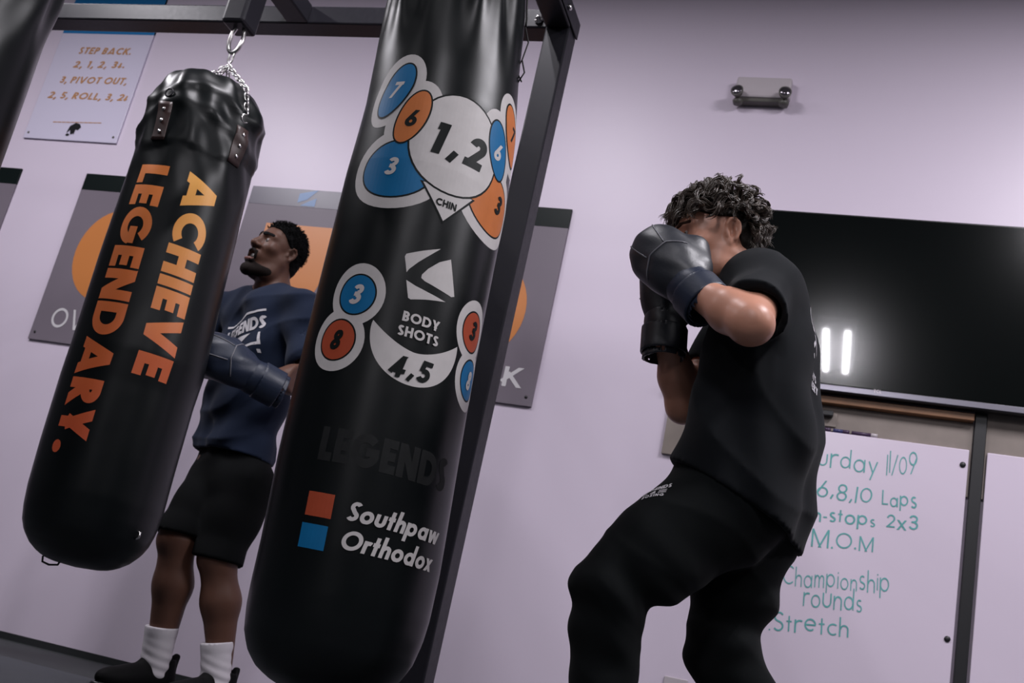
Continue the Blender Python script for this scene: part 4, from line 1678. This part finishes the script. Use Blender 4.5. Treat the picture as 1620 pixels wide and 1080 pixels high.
def add_sleeve(F, a, e, frac, r0, r1):
    q = a + (e - a) * frac
    dr_ = unit(e - a)
    G = Field.__new__(Field)
    G.lo, G.h, G.n, G.ax = F.lo, F.h, F.n, F.ax
    G.D = np.full(F.n, 1.0, dtype=np.float32)
    G.add(cap(a, q + dr_ * .06, r0, r1))
    G.half(q, dr_)
    G.cut(cap(q - dr_ * .09, q + dr_ * .08, r1 - .022, r1 - .012), k=.004)
    hh = np.maximum(.03 - np.abs(F.D - G.D), 0) / .03
    F.D = (np.minimum(F.D, G.D) - hh * hh * .03 * .25).astype(np.float32)
    return q


add_sleeve(fb, SHN, ELN, .74, .074, .073)
add_sleeve(fb, SHF, ELF, .66, .060, .056)


def folds_b(X, Y, Z):
    w = .0045 * np.sin(26 * X + 14 * Z + 3 * np.sin(9 * Z + 4 * Y)) * np.sin(11 * Y - 8 * Z)
    w = w + .003 * np.sin(38 * X - 30 * Z + 5 * Y)
    w = w + .007 * np.abs(np.sin(17 * X + 11 * Z - 7 * Y + 1.5 * np.sin(8 * Z))) ** .7 - .004
    # hanging drape lines fan down from the shoulder blade
    w = w + .0035 * np.sin(60 * X + 18 * Z) * np.clip((1.25 - Z) * 3, 0, 1)
    return w


fb.warp(folds_b)
fb.shell(.019)
fb.cut(cap(HB(0, -.02, -.06), P(1182, 436, 2.42), .068, .062), k=.006)
hb, hf = P(1262, 866, YB), P(1066, 742, YB)
hn = np.cross(unit(hb - hf), V(0, 1, 0))
if hn[2] > 0:
    hn = -hn
fb.half(hb, hn)
tee_me = fb.mesh(2)
tee_bvh = bvh_of(tee_me)
tee = link('t_shirt', tee_me, M['tee_black'], boy)

# trousers
pb = Field((-1.05, 1.9, .02), (.30, 2.9, 1.0), .0064)
u, v = both_sides(1168, 800, 92, .065)
u2, v2 = both_sides(1168, 690, 74, .05)
pb.add(cap(u[0], u2[0], u[1], u2[1]), cap(v[0], v2[0], v[1], v2[1]), k=.05)

pb.add(cap(P(1128, 768, 2.33), P(1128, 768, 2.46), rad(52, P(1128, 768, 2.4))), k=.05)


def leg_chain(pts):
    return chain([(P(x, y, d), rad(h_, P(x, y, d))) for x, y, h_, d in pts])


pb.add(*leg_chain([(1140, 805, 92, 2.31), (1040, 872, 76, 2.25), (966, 930, 58, 2.20), (958, 1000, 50, 2.215), (953, 1080, 50, 2.23)]), k=.035)
kk = P(953, 1080, 2.23)
pb.add(cap(kk, ANN + V(0, 0, .03), rad(50, kk), .062), k=.03)
pb.add(*leg_chain([(1178, 850, 82, 2.49), (1158, 940, 64, 2.48), (1140, 1030, 50, 2.46)]), k=.035)
pb.add(cap(P(1140, 1030, 2.46), ANF + V(0, 0, .03), .080, .060), k=.02)


def folds_p(X, Y, Z):
    w = .0028 * np.sin(34 * X + 30 * Z + 2 * np.sin(14 * X)) * np.sin(9 * Y + 6 * Z + 1)
    w = w + .004 * np.sin(70 * Z + 26 * X + 2 * np.sin(18 * X)) * np.exp(-((Z - .50) / .12) ** 2)
    w = w + .005 * np.abs(np.sin(22 * Z + 16 * X + 5 * Y + 1.2 * np.sin(11 * X))) ** .7 - .004
    w = w + .006 * np.sin(55 * Z) * np.clip((.22 - Z) * 6, 0, 1)
    return w


pb.warp(folds_p)
pb.half((0, 0, .085), (0, 0, -1))
pant_me = pb.mesh(2)
pant_bvh = bvh_of(pant_me)
trous = link('trousers', pant_me, M['pants'], boy)
make_shoe(boy, ANN, (-.97, -.1))
make_shoe(boy, ANF, (-.8, .5))

# prints on the clothes
c_ = P(1036, 783, 2.22)
e_ = P(1076, 797, 2.22)
ud = e_ - c_
art = text2d('LEGENDS', .30, .26, .06, anchor='c')
art = [[(x, y + .22 - .5 * x * x * .0) for x, y in q] for q in art]
art += shift(text2d('BOXING', .22, .24, .2, anchor='c', xs=.95), 0, -.42)
art += [[(-.62, -.12), (-.35, -.12), (-.35, -.06), (-.62, -.06)], [(-.22, -.14), (.0, .16), (.08, -.14)], [(.2, .08), (.6, .08), (.6, .13), (.2, .13)], [(.2, -.02), (.6, -.02), (.6, .03), (.2, .03)], [(.2, -.12), (.6, -.12), (.6, -.07), (.2, -.07)]]
subpart('leg_print', decal(art, pant_bvh, c_, ud, .046, frm=(.1, -1, .15)), M['tee_print'], trous, boy)
c_ = P(1087, 757, 2.28)
mk_ = [[(-.5, -.25), (-.2, -.3), (.0, .05), (-.25, .1)], [(-.25, .2), (.5, .28), (.3, .1), (.0, .1)], [(.2, -.3), (.5, -.3), (.45, -.1)]]
subpart('waist_mark', decal(mk_, tee_bvh, c_, ud, .015, frm=(.1, -1, 0)), M['tee_print'], tee, boy)
for s_, px_, py_, sz_ in (('OL', 1266, 508, .034), ('EG', 1269, 531, .034), ('WAYS', 1276, 592, .018), ('EVERY', 1277, 608, .018)):
    c_ = P(px_, py_, 2.36)
    subpart('back_print', decal(text2d(s_, 1, .24, .1), tee_bvh, c_, (.35, .93, -.1), sz_, step=.4, frm=(.55, -.83, 0)), M['tee_print'], tee, boy)
c_ = P(1277, 570, 2.36)
subpart('back_print', decal(strip([(-.5, 1.4), (-.3, .4), (0, .15), (.6, .2)], [(-.35, 1.4), (-.2, .5), (.05, .28), (.6, .32)]) + strip([(-.9, .6), (-.6, .95)], [(-.8, .3), (-.45, .8)]) + strip([(-.8, -.1), (-.6, -.3)], [(-.7, 0), (-.5, -.3)]), tee_bvh, c_, (.35, .93, -.1), .034, step=.3, frm=(.55, -.83, 0)), M['tee_print'], tee, boy)

# gloves
make_glove(boy, WRN + dN * .005, dN, (.75, .1, .55), (-.35, -1, .1), M['glove'], M['glove_navy'], 1.05, .085)
make_glove(boy, WRF, dF, (.9, .25, 0), (-.45, .75, 0), M['glove'], M['glove'], 1.0, .10)

# brows and eyes
for s in (-1, 1):
    brow(HB, {}, s, M['brow_brown'], boy, r=.0035, t=.0010)
    ey = MB().lathe(HB(s * .031, .0865, -.006), [(.0085, 0), (.008, .004), (.006, .0062), (.002, .0075)], HB.B[1], 16)
    eo = link('eye', ey.mesh(), M['eye_white'], boy)
    subpart('iris', MB().lathe(HB(s * .031, .0928, -.006), [(.0045, 0), (.004, .0012), (.001, .0018)], HB.B[1], 14).mesh(), M['eye_dark'], eo, boy)


def local(H, X, Y, Z):
    d = [X - H.o[0], Y - H.o[1], Z - H.o[2]]
    return [sum(H.B[i][j] * d[j] for j in range(3)) / H.s for i in range(3)]


def sstep(x, a, b):
    t = np.clip((x - a) / (b - a), 0, 1)
    return t * t * (3 - 2 * t)


# hair: a close cap with loose curls grown from it
hf_ = Field(HB.o - .19, HB.o + .19, .004)
hf_.add(HB.ell((0, -.008, .026), (.081, .102, .097)), k=.02)
hf_.add(HB.ell((0, -.064, -.045), (.056, .038, .062)), k=.03)
hf_.add(HB.ell((0, .055, .075), (.062, .050, .035)), k=.03)


def hair_region(X, Y, Z):
    x, y, z = local(HB, X, Y, Z)
    zl = .030 + .030 * sstep(y, .02, .10) - .115 * sstep(-y, .020, .050)
    return (zl - z) * HB.s


hf_.warp(lambda X, Y, Z: .0035 * np.sin(160 * X + 60 * Z) * np.sin(140 * Y) * np.sin(150 * Z))
hf_.D = np.maximum(hf_.D, hair_region(hf_.ax[0][:, None, None], hf_.ax[1][None, :, None], hf_.ax[2][None, None, :]).astype(np.float32))
hair = link('hair', hf_.mesh(2), M['hair_dark'], boy)


def strands(mb, H, pts, spread, n, r0, rnd, squash=None):
    """a lock: fine strands that share one curl"""
    for q in range(n):
        o = V(rnd.gauss(0, 1), rnd.gauss(0, 1), rnd.gauss(0, 1)) * spread
        o2 = V(rnd.gauss(0, 1), rnd.gauss(0, 1), rnd.gauss(0, 1)) * spread * .7
        m = len(pts)
        cut_ = m - rnd.randint(0, 2)
        pp = [H(*(pts[i] + o * (.6 + .4 * i / m) + o2 * (i / m) ** 2)) for i in range(cut_)]
        rs = [r0 * H.s * (1 - .75 * (i / (cut_ - 1)) ** 2) for i in range(cut_)]
        mb.tube(pp, rs, 4, caps=False)


lk = MB()
rr = random.Random(3)
cnt = 0
SK, SC0 = V(.080, .098, .096), V(0, -.006, .026)
while cnt < 330:
    u = unit(V(rr.gauss(0, 1), rr.gauss(0, 1), rr.gauss(0, 1)))
    x, y, z = u * SK + SC0
    back = y < -.055
    lim = .050 if not back else -.080
    if y > .05:
        lim = .066
    if z < lim:
        continue
    cnt += 1
    n = unit(u / SK)
    if back and z < .035:
        fl = unit(V(0, -.1, -1.0) + .12 * n + V(rr.gauss(0, .3), 0, 0))
        Ln = rr.uniform(.025, .042)
        cr = rr.uniform(.002, .004)
    else:
        fl = V(rr.gauss(0, .45), (.95 if y > -.03 else .25) + rr.gauss(0, .35), rr.gauss(-.1, .3))
        fl = unit(fl - n * (fl @ n) * .85 + .20 * n)
        Ln = rr.uniform(.05, .085)
        cr = rr.uniform(.006, .012)
    t1 = unit(np.cross(fl, n + V(.01, .02, .03)))
    t2 = np.cross(fl, t1)
    ph = rr.uniform(0, 2 * PI)
    tn = rr.uniform(.7, 1.5) * rr.choice((-1, 1))
    base = V(x, y, z) + n * .004
    pts = []
    K = 12
    for i in range(K):
        t = i / (K - 1)
        an = ph + t * tn * 2 * PI
        g = fl * Ln * t * (1 - .2 * t) + (t1 * (math.cos(an) - math.cos(ph)) + t2 * (math.sin(an) - math.sin(ph))) * cr * min(1, t * 2.5)
        q = base + g + V(0, .0, -.030 * t * t * (1 if y > .03 else .5)) + n * .010 * math.sin(PI * t)
        e = q - SC0
        kk_ = math.sqrt(((e / (SK * 1.02)) ** 2).sum())
        if kk_ < 1:
            q = SC0 + e / kk_
        pts.append(q)
    strands(lk, HB, pts, .0034, 13, .00125, rr)
subpart('curls', lk.mesh(), M['hair_brown'], hair, boy)

# ------------------------------------------------------------------ the man in navy behind the bags
YM = 3.5
fm_ = unit(V(-.55, -.83, 0))
lm = unit(V(.83, -.55, 0))
HM = Frame(P(441, 398, 3.47), (-.36, -.90, .20), (.16, 0, 1), .96)
SL, EL_, WL = P(480, 497, 3.42), P(492, 600, 3.36), P(412, 602, 3.17)
SR, ER, WR = P(352, 497, 3.60), P(296, 590, 3.52), P(306, 520, 3.33)
HR_, KR_, AR_ = P(340, 752, 3.50), P(281, 855, 3.36), P(249, 1040, 3.42)
HL_, KL_, AL_ = P(386, 762, 3.46), P(345, 885, 3.40), P(345, 1068, 3.47)
AR_[2] = .10
AL_[2] = .10
lev_m = [(417, 500, .115, .082), (408, 560, .120, .078), (388, 640, .124, .064), (370, 715, .116, .060), (364, 760, .112, .06)]
mb_ = Field((-3.2, 3.05, -.005), (-1.9, 3.85, 1.85), .0044)
for s in (-1, 1):
    mb_.add(*chain([(P(x, y, YM) + lm * w * s, r - .018) for x, y, r, w in lev_m[:4]]), k=.05)
mb_.add(cap(SL, SR, .062), k=.05)
mb_.add(cap(HM(0, -.015, -.05), P(430, 470, 3.5), .060, .066), k=.03)
mb_.add(cap(P(430, 468, 3.5), SL, .05, .055), cap(P(430, 468, 3.5), SR, .05, .055), k=.05)
for a, e, w in ((SL, EL_, WL), (SR, ER, WR)):
    mb_.add(cap(a, e, .062, .050), cap(e, e + (w - e) * .35, .048, .050), cap(e + (w - e) * .35, w, .050, .034), k=.03)
dL, dR = unit(V(-.74, -.64, .2)), unit(V(-.3, -.5, .8))
mb_.add(cap(WL, WL + dL * .07, .03, .036), cap(WR, WR + dR * .07, .03, .036), k=.02)
for hh_, kk2, aa in ((HR_, KR_, AR_), (HL_, KL_, AL_)):
    mb_.add(cap(hh_, kk2, .088, .062), k=.04)
    m_ = kk2 + (aa - kk2) * .35
    bk_ = -fm_ * .012
    mb_.add(cap(kk2, m_ + bk_, .060, .066), cap(m_ + bk_, aa + V(0, 0, .04), .066, .040), k=.03)
    mb_.add(ell(kk2 + fm_ * .03, (.042, .042, .05)), k=.02)
    mb_.add(ell(aa + fm_ * .03 - V(0, 0, .05), (.05, .05, .035)), k=.04)
head_prims(HM, mb_, jaw=1.1, mouth_open=1.1, nose_w=1.3)
man = link('person', mb_.mesh(2), M['skin_deep'], None, loc=(float(P(364, 760, YM)[0]), YM, 0))
tag(man, 'man in navy shirt and black shorts with open mouth, boxing between the two punching bags', 'person')

fs_ = Field((-3.35, 3.0, .65), (-1.85, 3.98, 1.75), .0062)
for s in (-1, 1):
    fs_.add(*chain([(P(x, y, YM) + lm * w * s, r) for x, y, r, w in lev_m]), k=.05)
fs_.add(cap(SL, SR, .078, .078), k=.05)
fs_.add(cap(P(430, 468, 3.5), SL, .058, .070), cap(P(430, 468, 3.5), SR, .058, .070), k=.05)
for a, e in ((SL, EL_), (SR, ER)):
    add_sleeve(fs_, a, e, .84, .082, .080)


def folds_m(X, Y, Z):
    w = .005 * np.sin(24 * X + 18 * Z + 2 * np.sin(9 * Z)) * np.sin(10 * Y - 9 * Z)
    w = w + .004 * np.sin(34 * X - 40 * Z + 12 * Y) + .004 * np.sin(55 * (X - Y) + 12 * Z) * np.clip((1.1 - Z) * 3, 0, 1)
    w = w + .009 * np.abs(np.sin(13 * X - 15 * Z + 9 * Y + 1.8 * np.sin(9 * Z + 5 * X))) ** .7 - .005
    return w


fs_.warp(folds_m)
fs_.shell(.014)
fs_.cut(cap(HM(0, -.015, -.06), P(430, 462, 3.48), .070, .072), k=.006)
h0, h1 = P(300, 708, YM), P(437, 738, YM)
nn_ = np.cross(unit(h1 - h0), unit(V(-.54, .84, .0)))
if nn_[2] > 0:
    nn_ = -nn_
fs_.half(h0, nn_, (V(-3.35, 3.0, .6), V(-1.85, 3.98, 1.12)))
mt_me = fs_.mesh(2)
mt_bvh = bvh_of(mt_me)
mtee = link('t_shirt', mt_me, M['tee_navy'], man)

# chest print: lettering in a torn frame
art = text2d('LEGENDS', .62, .24, .05, .12, width=2.55)
art = shift(art, -1.3, -.05)
art += strip([(-1.35, .95), (-1.0, .86), (-.6, .98), (-.2, .85), (.3, .96), (.8, .86), (1.3, .9)], [(-1.35, .84), (-1.0, .76), (-.6, .86), (-.2, .74), (.3, .84), (.8, .76), (1.3, .8)])
art += [[(1.0, -.85), (1.1, -.85), (1.12, -.25), (1.02, -.25)], [(-1.3, -.25), (-1.2, -.25), (-1.2, -.85), (-1.3, -.85)]]
art += strip([(-1.3, -.78), (-.8, -.62), (-.4, -.95), (.1, -.95), (.5, -.78), (1.1, -.72)], [(-1.3, -.92), (-.8, -.78), (-.4, -1.1), (.1, -1.08), (.5, -.9), (1.1, -.85)])
art += [[(-.9, -.2), (.6, -.2), (.2, -.5), (-.6, -.5)], [(.9, -1.2), (1.0, -1.2), (1.02, -1.05), (.92, -1.05)]]
cc_ = P(362, 519, 3.3)
subpart('chest_print', decal(art, mt_bvh, cc_, lm * .93 + V(0, 0, .30), .083, off=.002, step=.2), M['tee_print'], mtee, man)

# shorts
sh_ = Field((-3.35, 3.0, .35), (-1.85, 3.98, 1.1), .0062)
for s in (-1, 1):
    sh_.add(cap(P(376, 690, YM) + lm * .05 * s, P(362, 770, YM) + lm * .06 * s, .100, .118), k=.05)
for pts in ([(346, 765, .115, 3.50), (316, 805, .100, 3.44), (281, 850, .084, 3.36), (276, 862, .083, 3.355)],
            [(386, 770, .115, 3.46), (366, 825, .098, 3.43), (345, 885, .082, 3.40), (344, 897, .081, 3.40)]):
    sh_.add(*chain([(P(x, y, d), r) for x, y, r, d in pts]), k=.03)
sh_.warp(lambda X, Y, Z: .004 * np.sin(40 * X + 10 * Z) * np.sin(20 * Y + 14 * Z))
q1, q2 = P(281, 846, 3.36), P(344, 888, 3.40)
d1, d2 = unit(KR_ - HR_), unit(KL_ - HL_)
sh_.half(q1, d1 * .5 + V(0, 0, -.5), (q1 - V(.16, .16, .16), q1 + V(.09, .16, .0)))
sh_.half(q2, d2 * .5 + V(0, 0, -.5), (q2 - V(.11, .16, .16), q2 + V(.16, .16, .0)))
shm = link('shorts', sh_.mesh(2), M['shorts'], man)

# socks and shoes
for kk2, aa, toe in ((KR_, AR_, (-.36, -.93)), (KL_, AL_, (-.3, -.95))):
    So = Field(aa - V(.15, .15, .12), aa + V(.15, .15, .25), .004)
    topp = aa + (kk2 - aa) * .31
    So.add(cap(topp, aa + V(0, 0, -.02), .056, .050), k=.02)
    So.add(cap(topp - (topp - aa) * .1, topp, .057, .0575), k=.004)
    So.warp(lambda X, Y, Z: .0016 * np.sin(190 * (Z + .25 * X)) * np.clip((.19 - Z) * 12, 0, 1))
    So.half(topp, kk2 - aa)
    sdf_part('sock', So, M['sock'], man, 2)
    make_shoe(man, aa, toe, 1.0)

make_glove(man, WL + dL * .03, dL, (.1, -.2, 1), (.3, -.9, .35), M['glove_navy'], M['glove_navy'], 1.2, .10)
make_glove(man, WR + dR * .03, dR, (.6, -.6, .2), (-.7, .4, .2), M['glove_navy'], M['glove_navy'], 1.05, .10)

# face details
for s in (-1, 1):
    brow(HM, dict(jaw=1.1, mouth_open=1.1, nose_w=1.3), s, M['hair_black'], man)
    ey = MB().lathe(HM(s * .031, .0865, -.006), [(.0085, 0), (.008, .004), (.006, .0062), (.002, .0075)], HM.B[1], 16)
    eo = link('eye', ey.mesh(), M['eye_white'], man)
    subpart('iris', MB().lathe(HM(s * .031, .0926, -.006), [(.0048, 0), (.004, .0014), (.001, .0022)], HM.B[1], 14).mesh(), M['eye_dark'], eo, man)

hm = Field(HM.o - .17, HM.o + .17, .004)
hm.add(HM.ell((0, -.010, .030), (.081, .104, .097)), k=.02)
hm.add(HM.ell((0, -.065, -.04), (.060, .042, .055)), k=.03)


def man_hair(X, Y, Z):
    x, y, z = local(HM, X, Y, Z)
    zl = .018 + .046 * sstep(y, .0, .075) - .10 * sstep(-y, .018, .045)
    return (zl - z) * HM.s


hm.warp(lambda X, Y, Z: .003 * np.sin(190 * X + 40 * Y) * np.sin(170 * Y + 30 * Z) * np.sin(180 * Z) + .0015 * np.sin(400 * X) * np.sin(390 * Z + 100 * Y))
hm.D = np.maximum(hm.D, man_hair(hm.ax[0][:, None, None], hm.ax[1][None, :, None], hm.ax[2][None, None, :]).astype(np.float32))
mh = link('hair', hm.mesh(1), M['hair_black'], man)
ms = MB()
rr = random.Random(5)
cnt = 0
SK2, SC2 = V(.0815, .1045, .0975), V(0, -.010, .030)
while cnt < 2200:
    u = unit(V(rr.gauss(0, 1), rr.gauss(0, 1), rr.gauss(0, 1)))
    p_ = u * SK2 + SC2
    zl_ = .022 + .046 * float(sstep(p_[1], .0, .075)) - .10 * float(sstep(-p_[1], .018, .045))
    if p_[2] < zl_ + rr.uniform(-.006, .01):
        continue
    cnt += 1
    n_ = unit(u / SK2)
    d_ = unit(n_ + .8 * V(rr.gauss(0, 1), rr.gauss(0, 1), rr.gauss(0, 1)))
    e1 = unit(np.cross(d_, V(.3, .2, .9)))
    L_ = rr.uniform(.008, .016)
    ms.tube([HM(*(p_ - n_ * .002)), HM(*(p_ + d_ * L_ * .5 + e1 * .002)), HM(*(p_ + d_ * L_ * .8 - e1 * .002)), HM(*(p_ + d_ * L_ - e1 * .005))], [.0011, .0011, .0009, .0005], 4, caps=False)
subpart('short_curls', ms.mesh(), M['hair_black'], mh, man)

# short beard and moustache follow the jaw
hb_ = Field(HM(0, .05, -.09) - .13, HM(0, .05, -.09) + .13, .0034)
head_prims(HM, hb_, jaw=1.1, mouth_open=1.1, nose_w=1.3)
hb_.D = (hb_.D - .0013).astype(np.float32)
rg = Field(HM(0, .05, -.09) - .13, HM(0, .05, -.09) + .13, .0034)
rg.add(HM.cap((0, .088, -.140), (0, .035, -.150), .037, .036), k=.01)
for s in (-1, 1):
    rg.add(HM.cap((s * .02, .10, -.135), (s * .055, .03, -.128), .026, .022), HM.cap((s * .055, .03, -.128), (s * .062, .0, -.085), .022, .014), k=.02)
    rg.add(HM.cap((s * .003, .112, -.060), (s * .026, .10, -.070), .0075, .0065), HM.cap((s * .026, .10, -.070), (s * .030, .092, -.115), .007, .009), k=.004)
rg.cut(HM.cap((-.014, .112, -.104), (.014, .112, -.104), .011), k=.003)
hb_.D = np.maximum(hb_.D, rg.D)
link('beard', hb_.mesh(1), M['stubble'], man)
lpf = Field(HM(0, .1, -.08) - .05, HM(0, .1, -.08) + .05, .0025)
lpf.add(HM.cap((-.015, .1015, -.106), (.015, .1015, -.106), .0085), k=.002)
sdf_part('lower_lip', lpf, M['lip'], man, 1)
mo = Field(HM(0, .09, -.08) - .05, HM(0, .09, -.08) + .05, .003)
mo.add(HM.ell((0, .088, -.086), (.018, .008, .018)), k=.002)
sdf_part('mouth_inside', mo, M['mouth'], man, 1)
